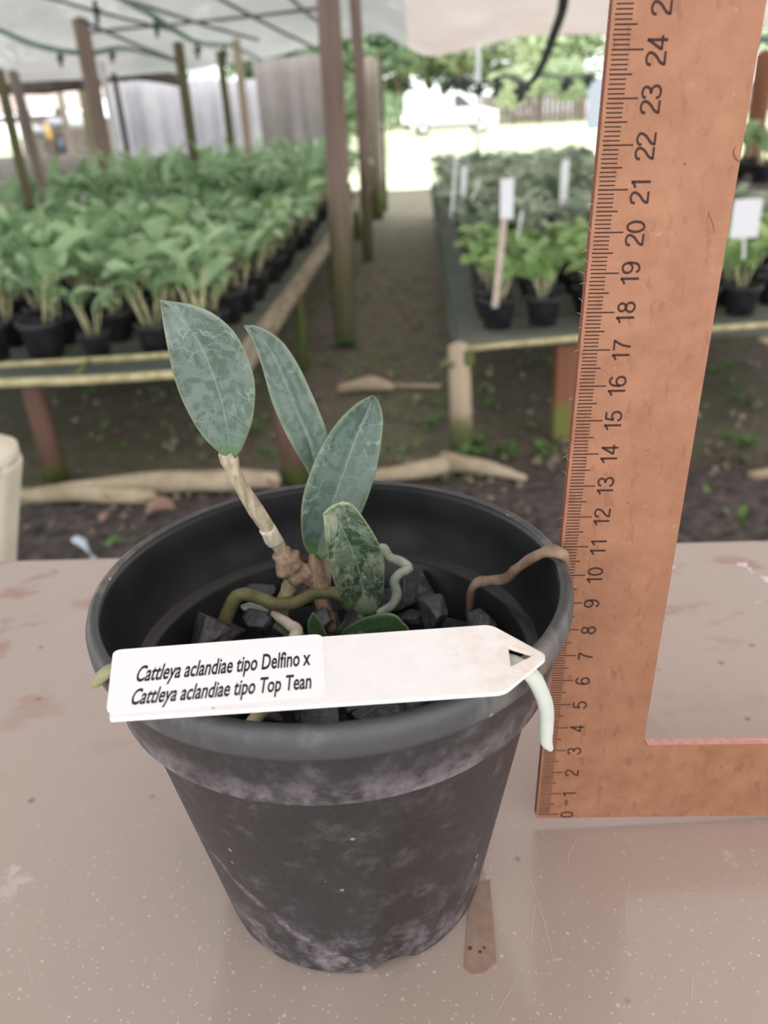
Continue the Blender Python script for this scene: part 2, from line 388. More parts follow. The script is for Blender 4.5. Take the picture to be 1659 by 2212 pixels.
def roof_edge(x):
    pts = [(-7, .80), (-3.6, .76), (-2.6, .80), (-1.6, .92), (-.9, 1.06), (-.4, 1.10), (.1, .82), (.7, .90), (1.2, .99), (2.6, .95), (7, 1.0)]
    for (a, za), (b, zb) in zip(pts, pts[1:]):
        if x <= b: return za + (zb-za)*max(0, (x-a)/(b-a))
    return 1.0
def roof_z(x, y):
    t = min(1, max(0, (y-6.2)/4.3)); t = t*t*(3-2*t)
    sag = .05*math.sin(x*1.7+.4)*math.sin(y*1.3) + .05*noise.noise(V((x*.8, y*.8, 2)))
    return 1.36*(1-t) + roof_edge(x)*t + sag*(1-t*.7)
def cloth(name, x0, x1, mat, nx):
    return mk(name, grid(nx, 48, lambda u, v: ((x0+(x1-x0)*u) + .06*(-1.5+12*v), -1.5+12*v, roof_z(x0+(x1-x0)*u, -1.5+12*v))), mat, org=(0, 0, 1.3))
ce = cloth('ceiling', -7, -.1, CLOTH_L, 50); tag(ce, kind='structure', label='grey translucent shade cloth roof sagging on wires')
ce = cloth('ceiling', -.1, 7, CLOTH_R, 50); tag(ce, kind='structure', label='pinkish translucent shade cloth roof above the path')

# ------------------------------------------------------------------ table
t = thing('work_table', 'pinkish beige laminate work table with speckled scratched top', 'table', (0, .1, GROUND))
e0, e1 = V((-.2375, .4488, 0)), V((.226, .4269, 0)); d = (e1-e0).normalized(); nn = V((-d.y, d.x, 0)); mid = (e0+e1)/2
def tp(a, b, z): q = mid + d*a - nn*b; return V((q.x, q.y, z))
def slab(a0, a1, b0, b1, z0, z1, bev=.002):
    vs, fs = box((a0, b0, z0), (a1, b1, z1), bev=bev); return [tp(v.x, v.y, v.z) for v in vs], [tuple(reversed(f)) for f in fs]
mk('table_top', slab(-.95, .95, 0, .8, -.028, 0), TABLE, t, smooth=False, org=(0, .1, 0))
LEGM = two('painted_steel', lin(120, 112, 104), lin(140, 130, 122), 20, .5)
for a in (-.9, .9):
    for b in (.05, .75): mk('leg', slab(a-.025, a+.025, b-.025, b+.025, GROUND, -.028), LEGM, t, smooth=False)
for b in (.05, .75): mk('apron', slab(-.875, .875, b-.012, b+.012, -.1, -.028), LEGM, t, smooth=False)
SCR = M('pale_scratch', lin(206, 192, 182), .5).m
rs = random.Random(17); sl = []
def scratch(pts, w):
    P_ = spline([V(p) for p in pts], 4); a = []
    for i, p in enumerate(P_):
        t_ = (P_[min(i+1, len(P_)-1)]-P_[max(i-1, 0)]).normalized(); n_ = V((-t_.y, t_.x, 0))*w*(.25+.75*math.sin(math.pi*(i+.3)/(len(P_)-.4))); a += [p+n_, p-n_]
    return a, [(2*i, 2*i+1, 2*i+3, 2*i+2) for i in range(len(P_)-1)]
for pl in (((1090, 1775), (1130, 1870), (1162, 1945), (1190, 2050), (1197, 2088)), ((1160, 1945), (1150, 2000), (1148, 2045)), ((1360, 1905), (1354, 1970), (1359, 2045)), ((1325, 2036), (1420, 2031), (1520, 2033)), ((1322, 1931), (1480, 1929), (1659, 1940)), ((1380, 2105), (1430, 2160), (1540, 2212)), ((1245, 1815), (1228, 1850), (1230, 1865)), ((1497, 2095), (1494, 2165)), ((1120, 2110), (1060, 2210)), ((55, 2060), (75, 2140)), ((1500, 2040), (1570, 2070), (1600, 2090))):
    sl.append(scratch([atz(x, y, .00008) for x, y in pl], .00011))
for k in range(70):
    p = V((rs.uniform(-.3, .3), rs.uniform(.08, .26), .00008)); a_ = rs.uniform(0, 3.14); L = rs.uniform(.002, .014)
    q_ = p+V((math.cos(a_)*L, math.sin(a_)*L, 0)); sl.append(scratch([p, (p+q_)/2+V((rs.uniform(-.1, .1)*L, rs.uniform(-.1, .1)*L, 0)), q_], rs.uniform(.00004, .00009)))
so0 = mk('scratches', join(*sl), SCR, t, smooth=False); so0['kind'] = 'stuff'
# brown tape mark left on the top beside the pot
TAPE = two('old_tape', lin(158, 136, 121), lin(144, 120, 106), 220, .35)
q = [atz(*p, .0003) for p in ((1003, 2092), (1015, 1915), (1058, 1900), (1072, 2080), (1045, 2102), (1020, 2104))]
q = [q[0], q[5], q[4], q[3], q[2], q[1]]
tp_o = mk('tape_strip', (q + [v-V((0, 0, .0002)) for v in q], [tuple(range(6)), tuple(range(11, 5, -1))] + [(i, i+6, (i+1) % 6+6, (i+1) % 6) for i in range(6)]), TAPE, smooth=False)
tag(tp_o, 'brown rounded strip of old tape stuck on the table beside the pot foot', 'tape')
DOT = M('dark_spot', lin(96, 66, 52), .5).m
for i, (x, y, r) in enumerate(((1015, 2048, .0008), (1037, 2056, .0006), (1046, 2047, .0005))):
    c = atz(x, y, .00031); mk('spot', ([c + V((r*math.cos(k*.785), r*math.sin(k*.785), 0)) for k in range(8)], [tuple(range(8))]), DOT, tp_o)

# ------------------------------------------------------------------ pot
PX, PY = -.01625, .2091
pot = thing('flower_pot', 'round black plastic flower pot with lime crust standing on the table', 'pot', (PX, PY, 0))
prof = [(.000, .006), (.039, .006), (.0405, .0), (.0432, 0), (.0440, .0012), (.0603, .0886), (.0636, .0890), (.0643, .0897), (.0666, .1062), (.0684, .1068), (.0692, .1090), (.0693, .1125), (.0684, .1150),
        (.0668, .1160), (.0655, .1152), (.0648, .1130), (.0640, .1060), (.0612, .0912), (.0603, .0905), (.0578, .0900), (.0570, .0890), (.0420, .0095), (.0, .0085)]
vs, fs = lathe([(max(r, .0004), z) for r, z in prof], PX, PY, 144)
for i, v in enumerate(vs):                                    # drainage notches bitten out of the foot
    k = i % 144; a = k/144*360
    r = math.hypot(v.x-PX, v.y-PY)
    if v.z < .0095 and r > .038:
        for a0 in (287, 47, 167):
            dd = abs((a-a0+180) % 360-180)
            if dd < 9: v.z = max(v.z, .0042*math.sqrt(max(0, 1-(dd/9)**2)))
po = mk('pot_body', (vs, fs), POT, pot, org=(PX, PY, 0))
POTIN = two('black_plastic_inside', lin(24, 25, 27), lin(34, 34, 36), 60, .34, .05, .0005, spec=.45); po.data.materials.append(POTIN)
for k, pl in enumerate(po.data.polygons):
    if k//144 >= 14: pl.material_index = 1
med = mk('potting_medium', lathe([(.0004, .071), (.03, .0715), (.0525, .070), (.0525, .066), (.0004, .066)], PX, PY, 48), M('dark_medium', lin(34, 33, 34), .9).m, pot)
med['kind'] = 'stuff'

# ------------------------------------------------------------------ charcoal
rr = random.Random(5); placed = []
want = [(418, 1362, .011), (540, 1272, .008), (590, 1285, .011), (905, 1270, .011), (985, 1285, .013), (930, 1330, .011), (1000, 1335, .012), (880, 1330, .008), (960, 1365, .010), (765, 1270, .009), (660, 1285, .011),
        (820, 1540, .012), (880, 1525, .010), (700, 1545, .012), (620, 1565, .009), (760, 1530, .010), (440, 1400, .010), (380, 1400, .009), (1035, 1350, .009), (690, 1340, .009), (840, 1290, .009), (560, 1345, .008)]
pts = [(atz(x, y, .085), r*.72) for x, y, r in want]
for k in range(900):
    a, q = rr.uniform(0, 6.28), .049*math.sqrt(rr.random())
    pts.append((V((PX+q*math.cos(a), PY+q*math.sin(a), .0745+rr.uniform(0, .007))), rr.uniform(.0055, .0085)))
cn = 0
CLAB = ['long flat charcoal chunk under the olive root by the inner wall', 'small pale charcoal chunk behind the arch of the olive root', 'charcoal chunk directly behind the cream root', 'charcoal chunk beside the grey-green root bend', 'big charcoal chunk below the shrivelled brown root', 'charcoal chunk above the middle of the tag edge', 'broad charcoal chunk between the brown root and the tag']
for p, r in pts:
    if math.hypot(p.x-PX, p.y-PY) + r > .0565: 
        f = (.0555-r)/max(1e-6, math.hypot(p.x-PX, p.y-PY)); p = V((PX+(p.x-PX)*f, PY+(p.y-PY)*f, p.z))
    if any((p-q).length < .8*(r+s) for q, s in placed): continue
    placed.append((p, r))
    o = mk('charcoal_chunk', shard(p, r*1.08, rr), CHAR, smooth=False, org=p)
    o['kind'] = 'thing'
    clock = math.degrees(math.atan2(p.y-PY, p.x-PX)) % 360
    tag(o, CLAB[cn] if cn < len(CLAB) and len(placed)-1 == cn else 'dark small chunk of charcoal wedged low between the larger ones', 'charcoal', 'charcoal chunks in the pot'); cn += 1

# ------------------------------------------------------------------ orchid plant
plant = thing('orchid_plant', 'small orchid with stiff grey-green leaves rooted in the black pot', 'orchid', (PX-.012, .237, .078))
def resample(pl, n):
    P = [V((x, y, 0)) for x, y in pl]; P = spline(P, 5) if len(P) > 2 else P
    L = [0]
    for a, b in zip(P, P[1:]): L.append(L[-1] + (b-a).length)
    out = []
    for i in range(n):
        s = L[-1]*i/(n-1); j = 0
        while j < len(L)-2 and L[j+1] < s: j += 1
        f = (s-L[j])/max(1e-9, L[j+1]-L[j]); out.append(P[j] + (P[j+1]-P[j])*f)
    return out
def leaf(left, right, ys, mat, cup=.003, fold=.0012, thick=.0007, n=22, m=10, name='leaf', tipcurl=0):
    A, B = resample(left, n), resample(right, n); vs, uv = [], []
    for i in range(n):
        t = i/(n-1); Y = lerps(ys, t)
        for k in range(m+1):
            s = k/m*2-1; p = A[i].lerp(B[i], k/m); w = min(1, (B[i]-A[i]).length/90)
            dy = -cup*w*(s*s) + fold*w*max(0, 1-abs(s)*4) + tipcurl*max(0, .3-t)**2*8
            vs.append(aty(p.x, p.y, Y+dy)); uv.append((k/m, t))
    fs = [(i*(m+1)+k, (i+1)*(m+1)+k, (i+1)*(m+1)+k+1, i*(m+1)+k+1) for i in range(n-1) for k in range(m)]
    o = mk(name, (vs, fs), mat, plant, uv=uv)
    md = o.modifiers.new('thickness', 'SOLIDIFY'); md.thickness = thick; md.offset = 0
    return o
l1 = leaf([(345, 648), (350, 676), (358, 720), (374, 803), (396, 868), (434, 936), (475, 978), (494, 988)], [(345, 648), (378, 653), (419, 660), (463, 681), (503, 716), (528, 759), (546, 810), (550, 846), (546, 897), (535, 936), (518, 978), (508, 990)],
          [.206, .214, .220, .224, .227], LEAF_A, cup=.004, tipcurl=.022); l1['label'] = 'tallest oval leaf with chalky film'
l2 = leaf([(527, 704), (546, 734), (568, 795), (586, 860), (611, 922), (640, 976), (665, 1016), (676, 1042)], [(527, 704), (545, 703), (568, 710), (607, 737), (640, 784), (665, 835), (687, 886), (705, 936), (703, 990), (692, 1042)],
          [.266, .262, .258, .254, .252], LEAF_A, cup=.004)
l3 = leaf([(806, 854), (790, 861), (770, 873), (734, 907), (701, 954), (676, 1009), (656, 1070), (651, 1124), (656, 1175), (668, 1197), (678, 1206)], [(806, 854), (817, 868), (826, 900), (824, 944), (817, 991), (803, 1048), (781, 1106), (750, 1160), (715, 1195), (690, 1208)],
          [.250, .247, .243, .240, .239], LEAF_B, cup=.003)
l4 = leaf([(699, 1110), (702, 1133), (704, 1169), (715, 1231), (733, 1285), (759, 1314), (784, 1330), (790, 1332)], [(699, 1110), (716, 1094), (741, 1084), (760, 1090), (784, 1119), (809, 1158), (826, 1195), (830, 1231), (828, 1274), (822, 1305), (812, 1322), (798, 1331)],
          [.214, .217, .221, .226, .231], LEAF_C, cup=.003, fold=.0008); l4['label'] = 'short withered leaf with streaky surface'
leaf([(884, 1368), (874, 1390), (830, 1412), (780, 1410), (742, 1392), (732, 1378)], [(884, 1368), (880, 1354), (869, 1345), (856, 1330), (827, 1325), (784, 1336), (748, 1357), (732, 1378)], [.222, .226, .230], LEAF_D, cup=.001)
leaf([(677, 1323), (668, 1338), (665, 1356), (668, 1380), (676, 1405)], [(677, 1323), (690, 1340), (701, 1362), (708, 1382), (706, 1405)], [.222, .224, .226], LEAF_D, cup=.001, n=12)
leaf([(521, 1309), (522, 1317), (552, 1336), (585, 1354), (614, 1374), (640, 1400)], [(521, 1309), (545, 1306), (580, 1316), (620, 1335), (650, 1360), (668, 1395)], [.236, .234, .230], LEAF_D, cup=.002)
leaf([(520, 1308), (524, 1316), (550, 1326), (578, 1328)], [(520, 1308), (540, 1302), (562, 1308), (582, 1322)], [.2345, .2335, .2325], LEAF_DRY, cup=.001, n=8, m=6, name='dead_leaf_tip')
def ty(pts, w, mat, name, lump=.15, lf=400, seg=14, sub=5, flat=1.0):
    """tube through (x, y, depth) pixels, w = widths in photo pixels"""
    P = [aty(*p) for p in pts]; dpt = sum((q-EYE).dot(FWD) for q in P)/len(P)
    return mk(name, tube(P, [v/2/F_PX*dpt for v in w], seg, sub, lump, lf, flat=flat), mat, plant)
def tz(pts, w, mat, name, lump=.15, lf=400, seg=14, sub=5, flat=1.0):
    P = [atz(*p) for p in pts]; dpt = sum((q-EYE).dot(FWD) for q in P)/len(P)
    return mk(name, tube(P, [v/2/F_PX*dpt for v in w], seg, sub, lump, lf, flat=flat), mat, plant)
ty([(488, 976, .228), (498, 998, .2285), (511, 1032, .229), (535, 1075, .231), (566, 1122, .2335), (584, 1148, .2345), (602, 1180, .236), (612, 1198, .237)], [34, 40, 30, 29, 34, 36, 32, 34, 30, 34], BULB, 'pseudobulb', .10)
ty([(578, 1142, .2335), (586, 1158, .2345), (594, 1172, .235)], [36, 38, 36], PAPER, 'papery_sheath', .12)
ty([(606, 1192, .2370), (620, 1212, .2372), (634, 1232, .2375), (655, 1238, .2378), (680, 1250, .238), (698, 1266, .238)], [36, 54, 60, 52, 44, 38, 30], KNOB, 'rhizome', .45, 320, 16, 6)
ty([(640, 1232, .2375), (628, 1262, .2385), (614, 1300, .2395), (606, 1330, .240)], [40, 34, 36, 34], R_CREAM, 'root', .2)
ty([(672, 1196, .2385), (678, 1215, .2380), (686, 1248, .2375), (692, 1278, .2365), (698, 1305, .236), (706, 1335, .236), (716, 1360, .236)], [10, 26, 38, 42, 36, 30, 26], SHEATH, 'pseudobulb', .12)
ty([(700, 1288, .2340), (706, 1308, .2345), (714, 1330, .2350), (722, 1344, .2352)], [10, 14, 14, 8], KNOB, 'papery_sheath', .4)
ty([(686, 1038, .252), (692, 1080, .250), (698, 1140, .248), (702, 1200, .246), (704, 1270, .243)], [20, 24, 28, 26, 22], BULB, 'pseudobulb', .1)
ty([(790, 1326, .2315), (770, 1342, .233), (748, 1354, .2345), (732, 1366, .236)], [20, 26, 26, 20], LEAF_D, 'green_shoot', .05)
arch = ty([(760, 1315, .232), (735, 1286, .2335), (700, 1280, .2345), (672, 1284, .234), (640, 1300, .2325), (600, 1306, .2315), (562, 1292, .2315), (530, 1284, .232), (507, 1293, .2325), (492, 1325, .2325), (480, 1362, .2335)], [26, 28, 28, 28, 28, 28, 28, 30, 32, 32], R_OLIVE, 'root', .12)
arch['label'] = 'olive root arching over the charcoal'
ty([(485, 1350, .233), (474, 1382, .2335), (458, 1410, .234), (446, 1440, .2335), (438, 1470, .2335)], [27, 33, 34, 32, 30], R_CREAM, 'root', .15)
ty([(588, 1322, .232), (604, 1334, .2305), (626, 1350, .2285), (640, 1362, .226), (634, 1385, .222), (620, 1420, .217), (595, 1470, .212)], [16, 22, 24, 28, 28, 28, 28], R_PALE, 'root', .15)
tz([(600, 1480, .092), (576, 1525, .090), (552, 1552, .089), (526, 1585, .0885), (508, 1612, .087)], [24, 26, 30, 30, 26], R_TAN, 'root', .18)
ty([(800, 1190, .246), (828, 1184, .2455), (842, 1204, .244), (868, 1214, .243), (882, 1228, .2415), (862, 1240, .2395), (852, 1258, .2385), (857, 1285, .237), (845, 1308, .236), (816, 1326, .235)], [18, 20, 20, 22, 22, 20, 20, 22, 20, 18], R_GREY, 'root', .15)
tz([(1014, 1330, .080), (1016, 1290, .089), (1026, 1262, .0945), (1052, 1254, .097), (1090, 1250, .100), (1122, 1224, .1075), (1160, 1200, .1150), (1190, 1190, .1185), (1210, 1194, .1186), (1222, 1206, .1150), (1224, 1222, .1100)], [22, 24, 26, 24, 28, 28, 26, 26, 26, 24, 22], R_BROWN, 'root', .3, 300, flat=.75)['label'] = 'shrivelled brown root climbing over the rim'
tz([(1000, 1420, .090), (1050, 1420, .108), (1085, 1424, .1155), (1115, 1434, .1175), (1146, 1456, .1170), (1168, 1492, .1110), (1180, 1530, .1045), (1180, 1570, .0975), (1180, 1600, .0925), (1190, 1618, .0895)], [26, 32, 36, 37, 37, 37, 38, 37, 33, 14], R_WHITE, 'root', .06, flat=.82)['label'] = 'thick white root hanging over the rim'
tz([(330, 1440, .106), (280, 1438, .1150), (250, 1442, .1182), (228, 1454, .1172), (211, 1470, .1140), (201, 1480, .1115)], [24, 26, 28, 31, 30, 16], R_TIP, 'root', .06, flat=.85)['label'] = 'short root tip curling over the rim'
ty([(560, 1390, .222), (590, 1395, .22), (620, 1400, .22)], [10, 12, 10], R_OLIVE, 'root', .1)

# ------------------------------------------------------------------ text and flat outlines
def text_vf(s, height, shear=0, offset=0.0, spacing=1.0):
    cu = bpy.data.curves.new('lettering', 'FONT'); cu.body = s; cu.size = 1; cu.shear = shear; cu.offset = offset; cu.space_character = spacing; cu.resolution_u = 3
    o = bpy.data.objects.new('lettering', cu); COL.objects.link(o); bpy.context.view_layer.update()
    me = bpy.data.meshes.new_from_object(o.evaluated_get(bpy.context.evaluated_depsgraph_get()))
    vs = [v.co.copy() for v in me.vertices]; fs = [tuple(p.vertices) for p in me.polygons]
    bpy.data.objects.remove(o); bpy.data.curves.remove(cu); bpy.data.meshes.remove(me)
    return vs, fs
def cap_height():
    vs, _ = text_vf('0', 1); return max(v.y for v in vs) - min(v.y for v in vs)
CAP = cap_height()
def plate(outer, holes, z0, z1, fn, bev=0):
    """2D outline with holes extruded between z0 and z1, mapped by fn"""
    bm = bmesh.new(); rings = []
    for ring in [outer]+holes:
        v = [bm.verts.new((x, y, 0)) for x, y in ring]; rings.append([bm.edges.new((v[i], v[(i+1) % len(v)])) for i in range(len(v))])
    bmesh.ops.triangle_fill(bm, edges=[e for r in rings for e in r], use_beauty=True)
    g = bmesh.ops.extrude_face_region(bm, geom=list(bm.faces))
    for v in g['geom']:
        if isinstance(v, bmesh.types.BMVert): v.co.z = 1
    for v in bm.verts: v.co.z = z0 if v.co.z < .5 else z1
    bmesh.ops.recalc_face_normals(bm, faces=list(bm.faces))
    bm.verts.index_update()
    vs = [fn(v.co) for v in bm.verts]; fs = [tuple(v.index for v in f.verts) for f in bm.faces]; bm.free(); return vs, fs
def rounded(pts, r, n=5):
    out = []; m = len(pts)
    for i, p in enumerate(pts):
        rad = r[i] if isinstance(r, (list, tuple)) else r
        p = V((*p, 0)); a = V((*pts[i-1], 0)); b = V((*pts[(i+1) % m], 0))
        if rad <= 0: out.append((p.x, p.y)); continue
        u, w = (a-p).normalized(), (b-p).normalized()
        for k in range(n+1):
            t = k/n; q = p + u*rad*(1-t)**2 + w*rad*t**2
            out.append((q.x, q.y))
    return out

# ------------------------------------------------------------------ fibreboard square with a centimetre scale
def rot3(a, b, c): return Matrix.Rotation(a, 3, 'Z') @ Matrix.Rotation(b, 3, 'X') @ Matrix.Rotation(c, 3, 'Y')
RM = rot3(-.0215, .0191, .0304); RO = V((.049234, .21886, .006425))
def rp(v, u, out=0.0): return RO + RM @ V((v*.01, -out, u*.01))          # v across, u up, in cm; out towards the camera in m
sq = thing('measuring_square', 'brown fibreboard measuring square with printed centimetre scale beside the pot', 'ruler', tuple(rp(14.6, -.192)))
W_, UI = 3.44, 3.19
outl = rounded([(0, -.192), (14.8, -.192), (14.8, UI), (W_, UI), (W_, 31), (0, 31)], [.12, .1, .1, .14, .1, .1], 4)
ro_ = mk('board', plate(outl, [], 0, -.003, lambda c: rp(c.x, c.y, c.z)), MDF, sq, smooth=False, org=RO)
# cut edge strips: paler pink on top, scorched brown down the side
mk('cut_edge', (lambda a: (a, [(0, 1, 2, 3)]))([rp(W_+.15, UI+.004, 0), rp(14.7, UI+.004, 0), rp(14.7, UI+.004, -.003), rp(W_+.15, UI+.004, -.003)]), MDFE, sq)
mk('cut_edge', (lambda a: (a, [(0, 1, 2, 3)]))([rp(-.004, -.07, 0), rp(-.004, 30.9, 0), rp(-.004, 30.9, -.003), rp(-.004, -.07, -.003)]), M('scorched_edge', lin(120, 62, 44), .7).m, sq)
def ell(cx, cy, rx, ry): return [(cx+rx*math.cos(k*.3142), cy+ry*math.sin(k*.3142)) for k in range(21)]
SIX = [(.47, .80), (.40, .92), (.28, .955), (.13, .86), (.06, .62), (.06, .30), (.14, .10), (.28, .045), (.44, .12), (.50, .31), (.44, .50), (.28, .58), (.13, .50), (.065, .34)]
DIG = {'0': [ell(.28, .5, .215, .45)], '1': [[(.36, 0), (.36, .5), (.36, 1)], [(.37, .98), (.28, .86), (.12, .76)]], '2': [[(.06, .70), (.09, .87), (.28, .955), (.46, .87), (.48, .70), (.36, .48), (.14, .26), (.06, .05)], [(.03, .05), (.28, .05), (.53, .05)]],
       '3': [[(.06, .76), (.12, .91), (.28, .955), (.44, .88), (.46, .72), (.38, .58), (.22, .53)], [(.22, .53), (.42, .48), (.50, .31), (.45, .13), (.28, .045), (.10, .11), (.05, .26)]], '4': [[(.38, 0), (.38, .5), (.38, 1)], [(.40, .97), (.22, .62), (.04, .27)], [(.02, .26), (.28, .26), (.54, .26)]],
       '5': [[(.50, .94), (.32, .94), (.14, .94)], [(.15, .96), (.12, .72), (.08, .47)], [(.08, .48), (.26, .60), (.44, .53), (.50, .33), (.44, .13), (.26, .045), (.10, .11), (.04, .25)]], '6': [SIX], '7': [[(.03, .94), (.28, .94), (.53, .94)], [(.50, .94), (.33, .62), (.24, .32), (.20, 0)]],
       '8': [ell(.28, .745, .18, .205), ell(.28, .285, .215, .24)], '9': [[(.56-x, 1-y) for x, y in SIX]]}
def digits(s_, w=.058):
    parts = []
    for n_, ch in enumerate(s_):
        for pl in DIG[ch]:
            P_ = spline([V((x+.56*n_, y, 0)) for x, y in pl], 3); a = []
            for i, p in enumerate(P_):
                t_ = (P_[min(i+1, len(P_)-1)]-P_[max(i-1, 0)]).normalized(); nn_ = V((-t_.y, t_.x, 0))*w; a += [p+nn_, p-nn_]
            parts.append((a, [(2*i, 2*i+1, 2*i+3, 2*i+2) for i in range(len(P_)-1)]))
    return join(*parts)
tk = []
for k in range(0, 301):
    u = k/10; b = .81 if k % 10 == 0 else (.61 if k % 5 == 0 else .48); th = .019 if k % 5 == 0 else .016
    a = .085 + .01*math.sin(k*1.7)
    tk.append(([rp(a, u-th, .00006), rp(b, u-th, .00006), rp(b, u+th, .00006), rp(a, u+th, .00006)], [(0, 1, 2, 3)]))
tko = mk('scale_marks', join(*tk), INK, sq, smooth=False); tko['kind'] = 'stuff'
for k in range(0, 30):
    vs, fs = digits(str(k)); w_ = .56*len(str(k))
    mk('number', ([rp(.875+.47*(1-v.y), k+(v.x-w_/2)*.47*1.2-.03, .00006) for v in vs], fs), INK, sq, smooth=False)
vs, fs = text_vf('cm', 1, offset=.02); sc = .16/CAP; x0 = min(v.x for v in vs)
mk('unit_mark', ([rp(.99+.10-v.y*sc, .42+(v.x-x0)*sc, .00006) for v in vs], fs), INK, sq, smooth=False)
pn = RM @ V((0, -1, 0))
def onboard(x, y, e=.00007): d_ = ray(x, y); return EYE + d_*((RO-EYE).dot(pn)/d_.dot(pn)) + pn*e
sm_ = []
for pl, w_ in ((((1588, 317), (1584, 330), (1589, 342), (1597, 350)), .00022), (((1530, 460), (1538, 480), (1545, 505)), .00010), (((1528, 475), (1532, 455)), .00009), (((1395, 975), (1403, 968)), .00014), (((1352, 1090), (1359, 1084)), .00014), (((1476, 352), (1482, 357)), .0002)):
    P_ = spline([onboard(*q_) for q_ in pl], 4); a = []
    for i, p in enumerate(P_):
        t_ = (P_[min(i+1, len(P_)-1)]-P_[max(i-1, 0)]).normalized(); n_ = t_.cross(pn)*w_*(.3+.7*math.sin(math.pi*(i+.4)/(len(P_)-.2))); a += [p+n_, p-n_]
    sm_.append((a, [(2*i, 2*i+1, 2*i+3, 2*i+2) for i in range(len(P_)-1)]))
so2 = mk('surface_marks', join(*sm_), M('brown_smudge', lin(112, 68, 52), .8).m, sq, smooth=False); so2['kind'] = 'stuff'
# loose fibres on the cut edge
fb = []
rf = random.Random(3)
for k in range(38):
    u = rf.uniform(6, 25); p = rp(-.01, u, -.0015*rf.random()); e = p + RM @ V((-rf.uniform(.0006, .0018), rf.uniform(-.0006, .0006), rf.uniform(-.001, .0014)))
    fb.append(tube([p, (p+e)/2 + V((0, 0, .0002)), e], [.00004, .00003], 4, 2))
fo = mk('edge_fibres', join(*fb), M('wood_fibre', lin(214, 190, 160), .8).m, sq); fo['kind'] = 'stuff'

# ------------------------------------------------------------------ plant tag lying across the rim
TZL, TZR = .1215, .1203
def tg(x, y):                                             # pixel -> tag plane (tilts a touch from end to end)
    p = atz(x, y, .121); f = (p.x+.066)/.1; return atz(x, y, TZL+(TZR-TZL)*f)
TO = tg(238, 1560); ex = (tg(1090, 1502)-TO).normalized(); ez = ex.cross((tg(255, 1412)-TO)).normalized(); ey = ez.cross(ex)
def tl(x, y): p = tg(x, y)-TO; return (p.dot(ex), p.dot(ey))
def tw(c): return TO + ex*c[0] + ey*c[1] + ez*(c[2] if len(c) > 2 else 0)
labelp = thing('plant_tag', 'white pointed plastic plant tag lying across the pot rim', 'plant tag', tuple(TO))
outer = rounded([tl(238, 1560), tl(1090, 1502), tl(1184, 1424), tl(1060, 1356), tl(252, 1414)], [.0006, .002, .0022, .002, .002], 4)
hole = rounded([tl(1097, 1402), tl(1103, 1447), tl(1156, 1421)], .0003, 3)
tb = mk('tag_strip', plate(outer, [hole], 0, .0009, tw), TAGM, labelp, smooth=False, org=TO + ex*.045)
tb.rotation_euler = (0, 0, 0)
so = rounded([tl(231, 1550), tl(703, 1508), tl(697, 1377), tl(246, 1412)], .0022, 5)
mk('sticker', plate(so, [], .00092, .00106, tw), STICK, labelp, smooth=False)
for s, (bx0, by0), (bx1, by1), cap in (('Cattleya aclandiae tipo Delfino x', (294, 1481), (673, 1444), 34), ('Cattleya aclandiae tipo Top Tean', (283, 1531), (674, 1495), 34)):
    a, b = V((*tl(bx0, by0), 0)), V((*tl(bx1, by1), 0)); dx = (b-a); L = dx.length; dx.normalize(); dy = V((-dx.y, dx.x, 0))
    hh = (V((*tl(bx0+6, by0-cap), 0))-a).dot(dy)
    vs, fs = text_vf(s, 1, shear=.16, offset=.02)
    x0 = min(v.x for v in vs); x1 = max(v.x for v in vs)
    mk('lettering', ([tw((a + dx*((v.x-x0)/(x1-x0)*L) + dy*(v.y/CAP*hh)).to_2d().to_tuple() + (.00110,)) for v in vs], fs), INK2, labelp, smooth=False)

# ================================================================== background
YAW = .06                                                  # the benches and path run a little to one side
WOOD_BR = mat_post('reddish_brown_timber', lin(106, 88, 80), lin(154, 134, 124), h=.9, amt=.55)
WOOD_GR = mat_post('grey_timber', lin(108, 98, 88), lin(152, 140, 128), h=.6)
WOOD_OL = mat_post('olive_mossy_timber', lin(78, 76, 56), lin(118, 110, 84), h=.5)
WOOD_PALE = mat_post('pale_timber', lin(150, 132, 112), lin(196, 178, 154), h=.16)
WOOD_RED = mat_post('rusty_timber', lin(112, 74, 56), lin(142, 98, 76), moss=lin(110, 118, 62), h=.2, amt=.85)
LOGM = two('pale_log_wood', lin(150, 136, 112), lin(186, 170, 146), 9, .85, .4, .01)
DKW = two('dark_dry_timber', lin(76, 68, 64), lin(112, 102, 96), 8, .85, .4, .01)
LEG_BR = mat_post('brown_leg_timber', lin(84, 62, 54), lin(112, 86, 74), h=.1)
WOOD_DK = mat_post('dark_timber', lin(64, 58, 50), lin(88, 82, 70), h=.3)
BAMBOO = two('bamboo', lin(168, 158, 110), lin(206, 196, 156), 30, .6, .2)
BOARD = two('weathered_board', lin(128, 116, 98), lin(176, 162, 140), 16, .8, .3, stretch=(3, .4, 3))
NET = mat_cloth('green_netting', lin(92, 118, 104), lin(132, 150, 136), .3, .3)
PIPE = M('pale_pipe', lin(206, 206, 200), .4).m
POT_BG = two('black_nursery_plastic', lin(40, 40, 45), lin(64, 62, 66), 20, .5)
GREEN_A = mat_bgleaf('fresh_orchid_foliage', lin(116, 152, 102), lin(176, 204, 156), lin(206, 214, 158), .36)  # bench greens lifted pale, the milky background haze put into the leaf colour
GREEN_B = mat_bgleaf('greyish_orchid_foliage', lin(124, 148, 118), lin(182, 196, 172), lin(214, 216, 190))  # greyed and paled likewise to stand in for haze
CANE2 = two('pale_dry_canes', lin(186, 182, 160), lin(226, 222, 212), 30, .7)
CANE = two('straw_canes', lin(140, 144, 98), lin(196, 190, 156), 30, .7)
